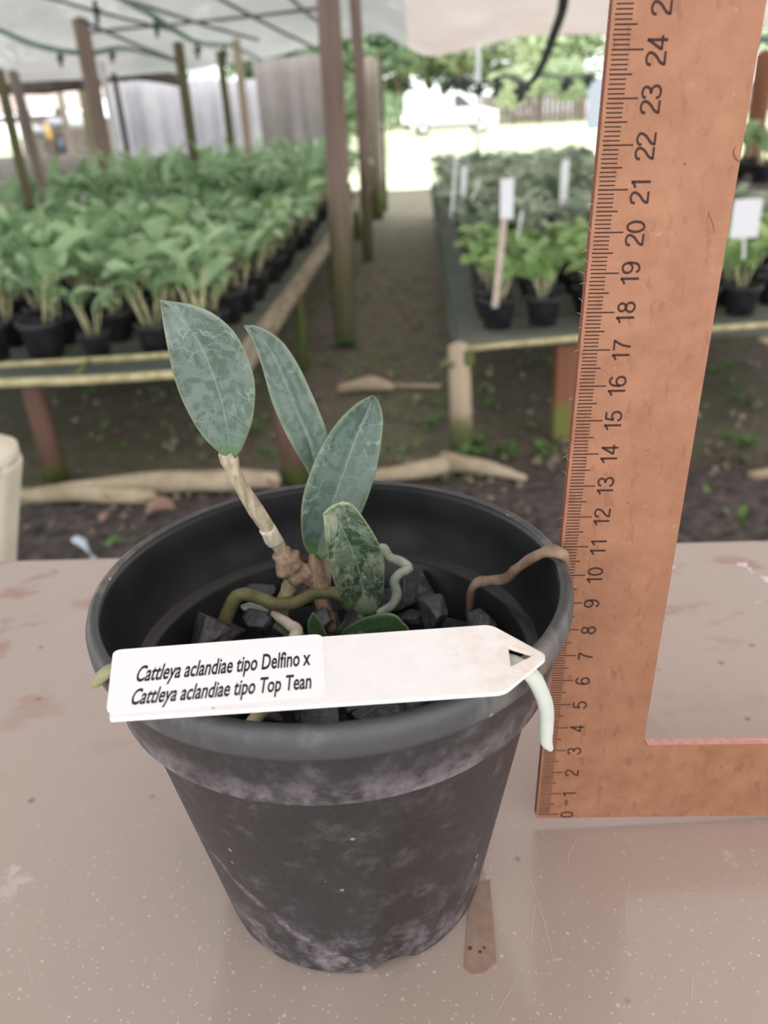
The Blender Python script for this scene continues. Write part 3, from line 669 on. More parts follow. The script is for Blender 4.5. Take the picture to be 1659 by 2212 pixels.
WHITE = M('white_plastic', lin(232, 232, 236), .45).m
CREAM = two('cream_plastic', lin(206, 198, 178), lin(222, 214, 196), 18, .5)

def leaf_vf(L, w, bend, twist, az, elev, base, n=5):
    """arching strap leaf"""
    vs, fs = [], []; d = V((math.cos(az), math.sin(az), 0)); side = V((-math.sin(az), math.cos(az), 0)); p = V(base); e = elev
    for i in range(n+1):
        t = i/n; wd = w*(.25 + 1.1*math.sin(math.pi*min(1, t*.82+.10)) if t < 1 else .04)*.6
        up = V((-math.cos(az)*math.sin(e), -math.sin(az)*math.sin(e), math.cos(e)))
        sd = side*math.cos(twist) + up*math.sin(twist)
        vs += [p - sd*wd + up*wd*.35, p.copy(), p + sd*wd + up*wd*.35]
        p = p + (d*math.cos(e) + V((0, 0, math.sin(e))))*(L/n); e -= bend/n
    for i in range(n):
        a = i*3; fs += [(a, a+1, a+4, a+3), (a+1, a+2, a+5, a+4)]
    return vs, fs
def pot_vf(r, h):
    return lathe([(.002, .004), (r*.74, 0), (r*.96, h*.86), (r*1.02, h*.87), (r*1.06, h), (r*.98, h), (r*.9, h*.8), (.002, h*.78)], 0, 0, 14)
def proto(i, leafmat, height, nl, parted, r=.066, h=.105, cane=True, cm=None):
    rnd = random.Random(100+i)
    o = thing('potted_orchid', 'prototype', 'orchid', (0, 0, 0)); kids = [mk('nursery_pot', pot_vf(r, h), POT_BG, o)]
    leaves, canes = [], []
    for k in range(nl):
        az = rnd.uniform(0, 6.28); q = r*.5*rnd.random(); b = V((q*math.cos(az), q*math.sin(az), h*.8)); hb = height*rnd.uniform(.35, .7)
        lean = V((math.cos(az)*hb*.35, math.sin(az)*hb*.35, hb)); top = b + lean
        canes.append(tube([b, b+lean*.55+V((0, 0, .01)), top], [.003, .0052, .0035], 5, 2))
        for j in range(rnd.choice((1, 2, 2, 3))):
            leaves.append(leaf_vf(height*rnd.uniform(.45, .75), rnd.uniform(.024, .04), rnd.uniform(.6, 2.3), rnd.uniform(-.6, .6), az+rnd.uniform(-1.1, 1.1)+j*2.2, rnd.uniform(.6, 1.35), top))
    if parted:
        for l in leaves: kids.append(mk('leaf', l, leafmat, o))
        if cane: kids.append(mk('canes', join(*canes), CANE, o))
    else:
        f = mk('foliage', join(*leaves), leafmat, o); f['kind'] = 'stuff'; kids.append(f)
        kids.append(mk('canes', join(*canes), cm or CANE, o))
    KIDS[o] = kids; return o
USED = set()
def put(p, loc, rz, sc, label, group):
    if p in USED: return copy_tree(p, loc, rz, sc, label, group)
    USED.add(p); p.location = loc; p.rotation_euler = (0, 0, rz); p.scale = (sc,)*3; p['label'] = label; p['group'] = group; return p
def seen(p, pad=60):
    q = V(p)-EYE; z = q.dot(FWD); x, y = 829.5+F_PX*q.dot(RIGHT)/z, 1106+F_PX*q.dot(DOWN)/z
    return -pad < x < 1659+pad and -pad < y < 2212

# ---- bench with the board along the path
BZ = -.517
def lx(x, y): return V((x + YAW*(y-2.9), y, 0))            # a point given in bench directions
b1 = thing('plant_bench', 'low slatted plant bench with a long board along the path', 'bench', tuple(lx(-1.6, 2.8)+V((0, 0, GROUND))))
def P(x, y, z): q = lx(x, y); return V((q.x, q.y, z))
mk('side_board', beam(P(-.475, 2.72, BZ-.008), P(-.475, 10.9, BZ-.008), .085, .03), BOARD, b1, smooth=False)
mk('front_rail', tube([aty(-260, 846, 2.70), aty(0, 828, 2.72), aty(200, 820, 2.72), aty(480, 802, 2.74)], [.015, .016, .014], 8, 3, .1, 20), BAMBOO, b1)
mk('front_rail', tube([aty(-260, 806, 2.92), aty(0, 789, 2.94), aty(250, 775, 2.94), aty(520, 756, 2.96)], [.010, .011, .010], 8, 3, .1, 20), BAMBOO, b1)
mk('tie_stick', tube([aty(163, 812, 2.73), aty(196, 776, 2.95)], [.008, .008], 6, 1), WOOD_PALE, b1)
for k in range(26):
    y = 3.1+.3*k; mk('cross_slat', beam(P(-3.0, y, BZ-.035), P(-.5, y, BZ-.035), .03, .02), BAMBOO, b1, smooth=False)
for x in (-3.0, -1.75): mk('long_rail', beam(P(x, 2.75, BZ-.065), P(x, 10.9, BZ-.065), .05, .04), DKW, b1, smooth=False)
mk('netting', grid(20, 30, lambda u, v: P(-3.0+2.5*u, 2.76+8.1*v, BZ-.02+.004*math.sin(u*40)*math.sin(v*60))), NET, b1)
legs = [(-.44, 4.1, .045, WOOD_OL), (-.5, 6.4, .06, WOOD_DK), (-.5, 9, .06, WOOD_DK)]
for x, y, w, mt in legs: mk('leg', tube([P(x, y, GROUND), P(x, y, BZ-.02)], [w/2*1.15, w/2], 8, 1, .1, 15), mt, b1)
for (px, py, Y, w, mt) in ((128, 1040, 2.78, .075, LEG_BR), (640, 1045, 2.76, .075, LEG_BR)):
    g = atz(px, py, GROUND); mk('leg', tube([g, V((g.x-.02, g.y+.0, BZ-.03))], [w/2*1.1, w/2], 8, 1, .1, 15), mt, b1)
for x in (-3.0, -1.75):
    for y in (4.5, 7.5, 10.5): mk('leg', tube([P(x, y, GROUND), P(x, y, BZ-.06)], [.035, .03], 8, 1), WOOD_DK, b1)
# ---- netted bench at the other side of the path
b2 = thing('plant_bench', 'low netted plant bench with a thin bamboo front rail behind the square', 'bench', tuple(P(1.1, 3, GROUND)))
mk('front_rail', tube([aty(998, 755, 2.88), aty(1150, 740, 2.88), aty(1300, 727, 2.88), aty(1659, 702, 2.90), aty(1900, 690, 2.92)], [.010, .010, .010], 8, 3, .12, 25), BAMBOO, b2)
mk('side_rail', beam(P(.325, 2.86, BZ-.03), P(.325, 11, BZ-.03), .05, .05), WOOD_GR, b2, smooth=False)
mk('side_rail', beam(P(2.1, 2.86, BZ-.03), P(2.1, 11, BZ-.03), .05, .05), WOOD_GR, b2, smooth=False)
for k in range(27):
    y = 3.05+.3*k; mk('cross_slat', beam(P(.31, y, BZ-.015), P(2.12, y, BZ-.015), .03, .018), BAMBOO, b2, smooth=False)
mk('netting', grid(16, 40, lambda u, v: P(.30+1.84*u, 2.86+8.1*v, BZ+.003+.004*math.sin(u*40)*math.sin(v*60))), NET, b2)
mk('net_edge', grid(2, 40, lambda u, v: P(.298-.012*u, 2.9+8.0*v, BZ+.004-.10*u+.02*math.sin(v*37)*u)), NET, b2)
g = atz(998, 968, GROUND)
mk('leg', tube([g, V((g.x-.010, g.y, BZ+.01))], [.043, .040], 10, 1, .08, 15), WOOD_PALE, b2)['label'] = 'pale round corner leg'
g = atz(1216, 946, GROUND)
mk('leg', beam(g, V((g.x, g.y, BZ-.02)), .085, .06), WOOD_RED, b2, smooth=False)['label'] = 'rusty brown leg with mossy foot'
for x, y in ((.36, 5.4), (.36, 8), (.36, 10.8), (2.08, 3), (2.08, 5.4), (2.08, 8), (2.08, 10.8)): mk('leg', tube([P(x, y, GROUND), P(x, y, BZ-.05)], [.035, .032], 8, 1), WOOD_DK, b2)
mk('wire_tie', tube([aty(975, 790, 2.86), aty(962, 782, 2.85), aty(950, 795, 2.84)], [.012, .008, .002], 6, 2), WOOD_PALE, b2)

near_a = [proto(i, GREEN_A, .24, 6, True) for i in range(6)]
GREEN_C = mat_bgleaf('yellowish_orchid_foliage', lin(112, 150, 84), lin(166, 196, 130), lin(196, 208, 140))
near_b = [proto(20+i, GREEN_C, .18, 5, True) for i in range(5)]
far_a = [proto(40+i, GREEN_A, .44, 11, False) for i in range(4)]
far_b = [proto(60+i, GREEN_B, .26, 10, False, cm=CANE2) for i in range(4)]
rp_ = random.Random(21)
def fill(protos, y0, y1, dy, x0, x1, dx, bench, group, z, sc=(.9, 1.1), row0=0, skip=()):
    row = row0; y = y0
    while y < y1:
        row += 1; c = 0; x = x0; step = dx if x1 > x0 else -dx
        while (x < x1) if step > 0 else (x > x1):
            c += 1; q = P(x+rp_.uniform(-.025, .025), y+rp_.uniform(-.025, .025), z)
            if seen(q+V((0, 0, .2))) and (row, c) not in skip:
                put(rp_.choice(protos), q, rp_.uniform(0, 6.28), rp_.uniform(*sc), f'{bench}, {ORD[row]} row back, {ORD[c]} from the path', group)
            x += step
        y += dy
    return row
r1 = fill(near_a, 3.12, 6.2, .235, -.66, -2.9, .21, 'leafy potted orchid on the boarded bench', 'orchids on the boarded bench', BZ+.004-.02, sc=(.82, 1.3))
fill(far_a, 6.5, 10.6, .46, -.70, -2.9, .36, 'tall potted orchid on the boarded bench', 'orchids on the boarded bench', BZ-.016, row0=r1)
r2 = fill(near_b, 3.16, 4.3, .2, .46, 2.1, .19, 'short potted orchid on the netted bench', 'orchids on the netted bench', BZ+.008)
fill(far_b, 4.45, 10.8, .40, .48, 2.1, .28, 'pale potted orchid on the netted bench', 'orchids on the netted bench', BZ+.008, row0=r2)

# ---- raised bench at the edge of the frame
b3 = thing('raised_bench', 'raised dark bench with potted plants beyond the square', 'bench', (2.95, 5.4, GROUND))
c3 = aty(1640, 398, 5.0)
mk('bench_top', box((c3.x-.5, 4.95, c3.z-.05), (c3.x+1.4, 6.4, c3.z)), DKW, b3, smooth=False)
for x in (c3.x-.45, c3.x+1.35):
    for y in (5.02, 6.3): mk('leg', tube([(x, y, GROUND), (x, y, c3.z-.05)], [.04, .035], 8, 1), WOOD_DK, b3)
k = 0
for y in (5.1, 5.45, 5.8):
    for x in (c3.x-.36, c3.x-.16, c3.x+.05, c3.x+.26):
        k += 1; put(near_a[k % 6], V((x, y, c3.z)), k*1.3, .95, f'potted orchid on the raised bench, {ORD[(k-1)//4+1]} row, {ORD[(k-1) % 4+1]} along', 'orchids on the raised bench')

# ---- tags and stakes among the plants
def stake(px0, py0, px1, py1, Y, w, mat, label, card=None, name='plant_stake'):
    a, b = aty(px0, py0, Y), aty(px1, py1, Y); t = thing(name, label, 'plant label', tuple(b), 'labels among the bench plants')
    mk('stick', beam(b, a, w, .004), mat, t, smooth=False)
    if card:
        cw, chh = card; u = (a-b).normalized(); c = a - u*chh/2; s = V((1, -.1, 0)).normalized()
        mk('card', box((c.x-cw/2, c.y-.008, c.z-chh/2), (c.x+cw/2, c.y-.005, c.z+chh/2)), WHITE, t, smooth=False)
    return t
STK = two('pinkish_stick', lin(190, 170, 156), lin(208, 190, 176), 20, .7)
stake(1099, 385, 1069, 664, 3.02, .022, STK, 'long pinkish wooden stake with a white sleeve leaning before the pots', (.045, .13))
stake(1612, 430, 1606, 560, 3.05, .008, WHITE, 'square white card label standing beside the square', (.10, .13))
stake(985, 345, 975, 470, 4.6, .012, WHITE, 'slim white label at the path side of the netted bench')
stake(1003, 360, 1000, 440, 4.9, .030, WHITE, 'broad pale label near the path side of the netted bench')
stake(1222, 345, 1215, 460, 4.6, .040, WHITE, 'large white label among pale plants close to the square')
stake(1035, 390, 1020, 430, 4.3, .030, WHITE, 'short white label beneath the white van')
stake(1128, 455, 1118, 520, 3.9, .010, WHITE, 'thin white label right of the pinkish stake')
for i, (x, y, Y, w, h) in enumerate(((402, 425, 6.2, .06, .09), (332, 425, 6.3, .03, .08), (180, 422, 6.4, .03, .08), (132, 445, 6.3, .05, .05), (682, 300, 9.8, .05, .1), (465, 655, 3.5, .02, .05))):
    stake(x, y, x, y+50, Y, .01, WHITE, ('broad white label standing behind leafy orchids', 'narrow white label beside the broad white one', 'narrow white label near the leaning grey post', 'low white label at the bench end', 'white label among the tall orchids by the brown post', 'small white label beside the tallest leaf')[i], (w, h))

# ---- timber posts holding the roof
def post(px, py, Y, w, mat, label, ztop=None, lean=0, cat='post', name='timber_post', zbot=GROUND, sq_=False):
    g = aty(px, py, Y); zt = roof_z(g.x-YAW*Y, Y)-.01 if ztop is None else ztop
    a, b = V((g.x - lean*(g.z-zbot), Y, zbot)), V((g.x + lean*(zt-g.z), Y, zt))
    o = mk(name, tube([a, a.lerp(b, .5)+V((.01, 0, 0)), b], [w/2*1.08, w/2, w/2*.95], 12, 3, .07, 8), mat, smooth=True)
    tag(o, label, cat, 'roof posts'); return o
post(745, 738, 4.62, .116, WOOD_BR, 'thick reddish brown post standing by the path', lean=.012)
post(795, 560, 7.64, .095, WOOD_BR, 'thinner brown post second along the path')
post(812, 470, 11.0, .20, WOOD_GR, 'broad pale grey post third along the path', ztop=.86)
post(833, 440, 11.8, .05, WOOD_DK, 'thin dark post at the far end of the path', ztop=1.0)
post(205, 230, 7.0, .125, WOOD_BR, 'reddish brown post rising from the boarded bench orchids', ztop=.98)
post(236, 240, 7.3, .045, PIPE, 'thin whitish pipe post beside a reddish one', ztop=.72, name='pipe_post')
post(405, 250, 9.0, .105, WOOD_OL, 'olive timber post before the grey sheets')
post(488, 230, 9.6, .085, WOOD_OL, 'narrow olive post near the bright gap')
post(525, 230, 9.2, .085, WOOD_PALE, 'pale tan post near the bright gap')
post(20, 260, 6.0, .07, WOOD_OL, 'greenish post at the frame edge', ztop=.62)
post(68, 320, 6.2, .075, WOOD_GR, 'leaning grey post beside the greenish one', ztop=.62, lean=-.04)
post(138, 250, 14, .10, WOOD_GR, 'far pale post before the shed', ztop=.95)
post(185, 250, 13, .10, WOOD_OL, 'far olive post before the shed', ztop=.95)
post(262, 260, 10, .06, WOOD_DK, 'dark thin post at the edge of the grey sheets', ztop=.8)
post(1032, 220, 24, .13, M('grey_pole', lin(150, 150, 154), .5).m, 'tall pale lamp pole on the lawn', ztop=1.9, name='lamp_pole', zbot=lawn_h(24))
post(1272, 350, 10.9, .10, WOOD_DK, 'short dark stump at the bench end', ztop=-.23)
post(1640, 215, 9.5, .2, WOOD_RED, 'wide reddish post beyond the square', ztop=.66)
# roof beams
def bar(p, r, mat, name, label, cat, group=None, seg=8):
    o = mk(name, tube(p, r, seg, 3, .15, 5), mat); tag(o, label, cat, group); return o
bar([aty(-150, 190, 10.4), aty(60, 186, 10.4), aty(150, 184, 10.4), aty(215, 178, 10.4)], [.07, .09, .06, .07], DKW, 'roof_beam', 'dark knotty beam along the low roof edge', 'beam')
bar([aty(230, 168, 10.45), aty(265, 160, 10.45), aty(320, 160, 10.45), aty(390, 176, 10.45)], [.05, .08, .07, .06], DKW, 'roof_beam', 'dark beam above the grey hanging sheets', 'beam')

# ---- wires, hoses and drippers under the roof
WIRE = M('dark_wire', lin(92, 84, 86), .7).m
HOSE_G = two('green_hose', lin(96, 122, 110), lin(128, 150, 138), 6, .5); HOSE_B = two('black_hose', lin(44, 50, 48), lin(70, 76, 74), 9, .5)
names = ['wire sloping across the corner of the roof', 'wire crossing the other roof wires sideways', 'wire running towards the thick brown post', 'short wire close to the thick brown post', 'wire above the grey hanging sheets', 'faint wire in the middle of the roof']
for i, (p0, p1) in enumerate((((126, 0), (362, 62)), ((269, 61), (694, 17)), ((482, 0), (662, 94)), ((634, 0), (694, 52)), ((234, 69), (382, 130)), ((330, 17), (543, 82)))):
    a, b = [aty(*p0, 7.0), aty(*p1, 8.6)] if i != 1 else [aty(*p0, 8.2), aty(*p1, 7.6)]
    m_ = a.lerp(b, .5)-V((0, 0, .01)); e = (b-a).normalized()*.5
    bar([a-e, m_, b+e*.3], [.013, .013], WIRE, 'roof_wire', 'dark '+names[i], 'wire', 'roof wires', 6)
def hose(pts, r, mat, label, drips=(), dl=.08):
    Pp = [p if isinstance(p, Vector) else aty(*p) for p in pts]; t = thing('irrigation_hose', label, 'hose', tuple(min(Pp, key=lambda q: q.z)))
    mk('hose_pipe', tube(Pp, r, 8, 5), mat, t)
    for x, y, Y, L in drips:
        q = aty(x, y, Y); d_ = mk('dripper', join(tube([q+V((0, 0, .004)), q-V((0, 0, L*.4)), q-V((.006, 0, L))], [.012, .02, .010], 6, 2), tube([q-V((.03, 0, L*.45)), q-V((-.03, 0, L*.35))], [.009, .009], 5, 1)), HOSE_B, t)
hose([(-60, 44, 6.5), (0, 66, 6.6), (87, 100, 6.8), (187, 115, 7.0), (262, 104, 7.4), (330, 118, 8.5), (384, 132, 9)], [.018, .018, .014], HOSE_G, 'pale green hose sagging low under the grey roof', ((128, 112, 6.9, .10), (241, 110, 7.2, .08)))
hose([(255, -12, 5.6), (269, 0, 5.7), (330, 33, 6), (380, 66, 6.4), (417, 87, 6.8), (450, 96, 7.2), (499, 98, 7.8), (530, 112, 8.4), (566, 131, 9)], [.018, .018, .012], HOSE_G, 'bluish green hose crossing the roof wires', ((204, 2, 6, .13), (336, 42, 6.1, .1), (425, 95, 6.9, .1), (483, 102, 7.4, .12)))
hose([V((.30, 1.2, 1.345)), V((.34, 1.35, 1.0)), V((.37, 1.5, .66)), (1226, -60, 1.65), (1218, 0, 1.75), (1212, 30, 1.85), (1192, 85, 2.1), (1173, 135, 2.4), (1144, 180, 2.9), (1118, 172, 3.3), (1100, 164, 3.6), (1083, 166, 3.9), (1034, 182, 4.4), (1001, 170, 4.8), (975, 176, 5.2), (952, 200, 5.6)], [.0095, .010, .010, .010, .009, .008, .008, .008], HOSE_B, 'black hose drooping in a curve before the trees',
     ((1127, 178, 3.2, .06), (1074, 170, 4.0, .07), (1034, 184, 4.4, .05), (1004, 172, 4.8, .05), (985, 174, 5.0, .05), (962, 186, 5.4, .05)))
hose([(1144, 180, 2.92), (1177, 162, 3.4), (1226, 168, 3.8), (1304, 156, 4.4), (1380, 150, 5)], [.006, .006], HOSE_B, 'thin dark hose stretched level before the trees', ((1226, 168, 3.8, .05), (1272, 162, 4.1, .05)))
hose([(1630, 100, 4), (1645, 84, 4), (1700, 76, 4), (1750, -100, 4), (1760, -372, 4)], [.015, .015], HOSE_G, 'short piece of green hose past the top of the square')

# ---- hanging grey sheets and the clutter behind
SHEET = mat_cloth('grey_plastic_sheet', lin(206, 206, 212), lin(236, 232, 234), .72, .08)
for i, (x0, x1, yt, Y, lb) in enumerate(((232, 300, 168, 11.2, 'narrow grey sheet hanging behind the whitish pipe post'), (285, 395, 172, 11.3, 'wide pale sheet with brown stains hanging behind the orchids'), (380, 470, 178, 11.6, 'bluish grey sheet hanging behind the olive post'), (455, 552, 176, 11.9, 'grey sheet hanging behind the pale tan post'))):
    a, b = aty(x0, yt, Y), aty(x1, yt, Y)
    o = mk('hanging_sheet', grid(16, 10, lambda u, v: (a.x+(b.x-a.x)*u, Y+.05*math.sin(u*17+i)+.03*math.sin(v*5), GROUND+(a.z-GROUND)*v)), SHEET)
    md = o.modifiers.new('thickness', 'SOLIDIFY'); md.thickness = .004
    tag(o, lb, 'sheet', 'hanging sheets')
# pale gable beyond the sheets
GAB = M('pale_gable', lin(236, 238, 242), .6).m
a, b, c = aty(408, 182, 17), aty(472, 182, 17), aty(440, 112, 17)
gb = thing('garden_shed', 'white gabled shed far behind the grey sheets', 'shed', (a.x, 17, GROUND))
mk('wall', ([V((a.x, 17, GROUND)), V((b.x, 17, GROUND)), b, c, a, V((a.x, 18.5, GROUND)), V((b.x, 18.5, GROUND)), b+V((0, 1.5, 0)), c+V((0, 1.5, 0)), a+V((0, 1.5, 0))], [(0, 1, 2, 3, 4), (9, 8, 7, 6, 5), (0, 5, 6, 1), (1, 6, 7, 2), (4, 9, 5, 0)]), GAB, gb, smooth=False)
mk('roof', join(beam((a+c)/2-V((0, .1, 0)), (a+c)/2+V((0, 1.6, 0)), (c-a).length*1.1, .04, -math.atan2(c.z-a.z, c.x-a.x)), beam((b+c)/2-V((0, .1, 0)), (b+c)/2+V((0, 1.6, 0)), (c-b).length*1.1, .04, math.atan2(c.z-b.z, b.x-c.x))), GAB, gb, smooth=False)
mk('gable_vent', box((c.x-.25, 16.97, a.z-.10), (c.x+.25, 17, a.z+.05)), DKW, gb, smooth=False)
# open lean-to with a pale roof, far away at the frame edge
TIN = two('pale_roof_sheet', lin(176, 156, 148), lin(190, 172, 164), 2, .5)
q0, q1 = aty(-40, 246, 21), aty(205, 228, 21)
sh = thing('lean_to', 'open lean-to with a pale sheet roof and clutter beneath', 'shed', (q0.x, 21, GROUND))
mk('roof', ([q0, q1, q1+V((.3, 4, 1.3)), q0+V((-.3, 4, 1.3)), q0-V((0, 0, .05)), q1-V((0, 0, .05)), q1+V((.3, 4, 1.25)), q0+V((-.3, 4, 1.25))], [(0, 1, 2, 3), (7, 6, 5, 4), (0, 4, 5, 1), (3, 2, 6, 7), (0, 3, 7, 4), (1, 5, 6, 2)]), TIN, sh, smooth=False)
for k in range(4):
    p = q0.lerp(q1, k/3); mk('roof_post', beam((p.x, 21, GROUND), (p.x, 21, p.z), .12, .12), WOOD_OL, sh, smooth=False)
p0, p1 = aty(-20, 262, 20.9), aty(205, 247, 20.9); mk('tie_beam', beam(p0, p1, .1, .12), DKW, sh, smooth=False)
mk('back_wall', box((q0.x-.5, 24.6, GROUND), (q1.x+.3, 24.7, q1.z-.2)), two('weathered_wall', lin(130, 118, 118), lin(160, 148, 150), 3, .9), sh, smooth=False)
GY = [M('grey_sack', lin(170, 168, 176), .7).m, M('yellow_sack', lin(196, 164, 92), .7).m, M('white_sack', lin(216, 222, 224), .7).m, M('blue_grey_drum', lin(96, 108, 118), .6).m, M('pale_green_sack', lin(160, 180, 168), .7).m]
for i, (x, y, w, h, mi, lb) in enumerate(((75, 282, .45, .35, 0, 'grey bundle under the lean-to'), (104, 288, .2, .42, 1, 'yellow sack under the lean-to'), (160, 262, .4, .3, 2, 'white sack high under the lean-to'), (135, 318, .25, .25, 3, 'dark blue drum under the lean-to'), (172, 300, .55, .6, 4, 'pale green sack under the lean-to'), (122, 266, .5, .2, 0, 'pale grey roll under the lean-to'), (78, 300, .3, .2, 2, 'small white sack under the grey bundle'))):
    c = aty(x, y, 19.5+.15*i); vs, fs = rock((0, 0, 0), 1, random.Random(i), 2)
    st_ = thing('storage_sack', lb, 'sack', (c.x, c.y, GROUND), 'clutter under the lean-to')
    mk('sack_body', ([c+V((v.x*w/2*1.2, v.y*.2, v.z*h/2*1.3)) for v in vs], fs), GY[mi], st_)
    mk('crate_stand', box((c.x-w*.55, c.y-.2, GROUND), (c.x+w*.55, c.y+.2, c.z-h*.42)), DKW, st_, smooth=False)

# ---- things on the ground
def log(pts, r, mat, label, name='log', cat='log'):
    return tag(mk(name, tube([atz(x, y, GROUND+h) for x, y, h in pts], r, 9, 4, .25, 7), mat), label, cat)
log([(20, 1082, .03), (140, 1066, .03), (270, 1072, .03), (330, 1075, .03)], [.03, .035, .025], LOGM, 'pale log lying on soil by the cream post')
log([(130, 1060, .04), (280, 1050, .04), (430, 1040, .04), (600, 1036, .035)], [.025, .04, .042, .03], LOGM, 'long pale log lying across the ground behind the pot')
log([(790, 1030, .03), (880, 1020, .03), (965, 1004, .04)], [.025, .03, .03], LOGM, 'short log behind the pot rim')
log([(955, 998, .03), (1040, 1008, .03), (1135, 1034, .02)], [.035, .03, .012], LOGM, 'tapering log behind the pot beside the pale bench leg')
log([(730, 840, .02), (800, 828, .03), (850, 836, .02)], [.02, .04, .015], LOGM, 'flat pale piece of wood lying on the path', 'wood_piece', 'wood')
log([(848, 832, .02), (900, 833, .02), (952, 834, .02)], [.008, .01, .008], LOGM, 'thin stick lying on the path', 'stick', 'stick')
log([(1620, 1030, .02), (1660, 1024, .02), (1720, 1020, .02)], [.02, .022, .02], LOGM, 'pale stick on the ground beyond the square', 'stick', 'stick')
SOIL = two('dark_soil', lin(52, 46, 46), lin(94, 86, 82), 22, .95, .8, .02)
mound = mk('soil_mound', grid(70, 16, lambda u, v: (-1.6+3.6*u, 1.75+.86*v, GROUND-.01+.06*math.sin(math.pi*v)**.7*(.7+.6*noise.noise(V((u*14, v*4, 1))))+.02*noise.noise(V((u*60, v*16, 3))))), SOIL)
tag(mound, 'strip of dark loose soil behind the table', 'soil', kind='stuff')
cl = []
rc = random.Random(9)
for k in range(900):
    y = rc.uniform(1.9, 6.5) if k % 3 else rc.uniform(1.9, 2.8); x = rc.uniform(-.5*y, .5*y)
    cl.append(rock((x, y, GROUND+.01), rc.uniform(.008, .028), rc, 1))
tag(mk('pebbles', join(*cl), two('clods', lin(84, 78, 66), lin(150, 142, 122), 3, .9), smooth=False), 'scattered pebbles and clods on the mossy earth', 'pebbles', kind='stuff')
def tuft(c, n, h, rnd):
    return [leaf_vf(h*rnd.uniform(.6, 1.2), .008+.012*rnd.random(), rnd.uniform(.5, 2), 0, rnd.uniform(0, 6.28), rnd.uniform(.5, 1.4), V(c)+V((rnd.uniform(-.03, .03), rnd.uniform(-.03, .03), 0)), 3) for _ in range(n)]
WEED = mat_bgleaf('ground_weeds', lin(70, 98, 52), lin(110, 140, 80), lin(140, 150, 90), .7)
wd = []
for (x, y, n) in ((60, 1085, 26), (40, 1090, 14), (250, 1195, 16), (1010, 985, 30), (1030, 965, 22), (1090, 980, 20), (930, 920, 12), (760, 745, 20), (735, 745, 16), (1540, 1080, 14), (600, 1180, 10), (1180, 980, 12), (1610, 960, 14), (1060, 880, 14), (1580, 1130, 10), (505, 955, 14), (560, 930, 10)):
    wd += tuft(atz(x, y, GROUND+.005), n, .06, rc)
for k in range(260):
    y = rc.uniform(2.6, 7); wd += tuft((rc.uniform(-.5*y, .5*y), y, GROUND), 4, .035, rc)
tag(mk('weeds', join(*wd), WEED), 'small green weeds growing on the mossy earth', 'weeds', kind='stuff')
DRY = [M('dry_leaf_pink', lin(140, 112, 98), .8).m, M('dry_leaf_tan', lin(190, 176, 140), .8).m]
for i, (x, y, L, mt, lb) in enumerate(((320, 1102, .09, 0, 'curled pinkish dry leaf on soil under the long log'), (585, 1052, .06, 0, 'small dry leaf near the end of the long log'), (255, 1080, .07, 1, 'tan dry leaf under the long log'), (350, 1078, .07, 1, 'pale dry leaf beneath the middle of the long log'), (240, 1105, .06, 0, 'flat dry leaf on the dark soil'), (1635, 735, .05, 1, 'dry leaf hanging below the bench rail beyond the square'))):
    if i == 5: c = aty(x, y, 2.95)
    else: c = atz(x, y, GROUND+.055)
    tag(mk('dry_leaf', leaf_vf(L, L*.45, 1.2, .3, .4+i, .3, c), DRY[mt]), lb, 'leaf')
sp_ = spline([atz(x, y, GROUND+.07+h) for x, y, h in ((163, 1162, .03), (172, 1168, .035), (186, 1184, .02), (204, 1206, .01))], 4); vs = []
for i, p in enumerate(sp_): w_ = .018*(.6+.5*math.sin(i*.5)); vs += [p-V((w_, 0, .004)), p+V((0, .004, .008*math.sin(i))), p+V((w_, 0, -.002))]
so1 = mk('plastic_scrap', (vs, [(3*i+k, 3*i+k+1, 3*i+k+4, 3*i+k+3) for i in range(len(sp_)-1) for k in (0, 1)]), M('white_film', lin(190, 198, 208), .4).m)
md = so1.modifiers.new('thickness', 'SOLIDIFY'); md.thickness = .002; tag(so1, 'crumpled white plastic scrap on soil behind the table', 'scrap')
# cream post close behind the table
c0, c1 = aty(34, 972, .78), aty(20, 1210, .78); dd_ = (c0-c1)/(c0.z-c1.z); cb = c0 + dd_*(GROUND-c0.z); hw_ = V((.035, 0, 0))
ct = thing('cream_post', 'cream plastic post with a rounded cap leaning just behind the table', 'post', tuple(cb-hw_))
mk('shaft', beam(cb-hw_, c0-hw_, .07, .05, bev=.008), CREAM, ct, smooth=False)
mk('cap', tube([c0-hw_*1.05+V((0, 0, -.012)), c0-hw_*1.05, c0-hw_*1.05+V((0, 0, .007))], [.046, .046, .034], 20, 3, flat=.75), CREAM, ct)

# ---- van on the lawn
VY = 42; vb = aty(972, 290, VY); VX, VZ = vb.x, lawn_h(VY)
VW = M('white_car_paint', lin(240, 240, 244), .3).m; VG = M('dark_car_glass', lin(70, 74, 84), .15).m; VT = M('tyre_rubber', lin(60, 58, 60), .8).m; VL = M('head_lamp', lin(236, 236, 240), .2).m
van = thing('van', 'white delivery van parked on the lawn beyond the benches', 'car', (VX, VY, VZ))
pr_ = [(-2.05, .30), (2.05, .30), (2.14, .62), (2.02, .92), (1.25, 1.12), (.45, 1.74), (.1, 1.82), (-1.95, 1.86), (-2.08, 1.7)]
def ext(prof, y0, y1, inset=0): 
    n = len(prof); vs = [V((VX+x, VY+y0, VZ+z)) for x, z in prof] + [V((VX+x, VY+y1, VZ+z)) for x, z in prof]
    return vs, [tuple(range(n)), tuple(range(2*n-1, n-1, -1))] + [(i, i+n, (i+1) % n+n, (i+1) % n) for i in range(n)]
bo = mk('body', ext(pr_, -.85, .85), VW, van, smooth=False); md = bo.modifiers.new('rounding', 'BEVEL'); md.width = .08; md.segments = 3
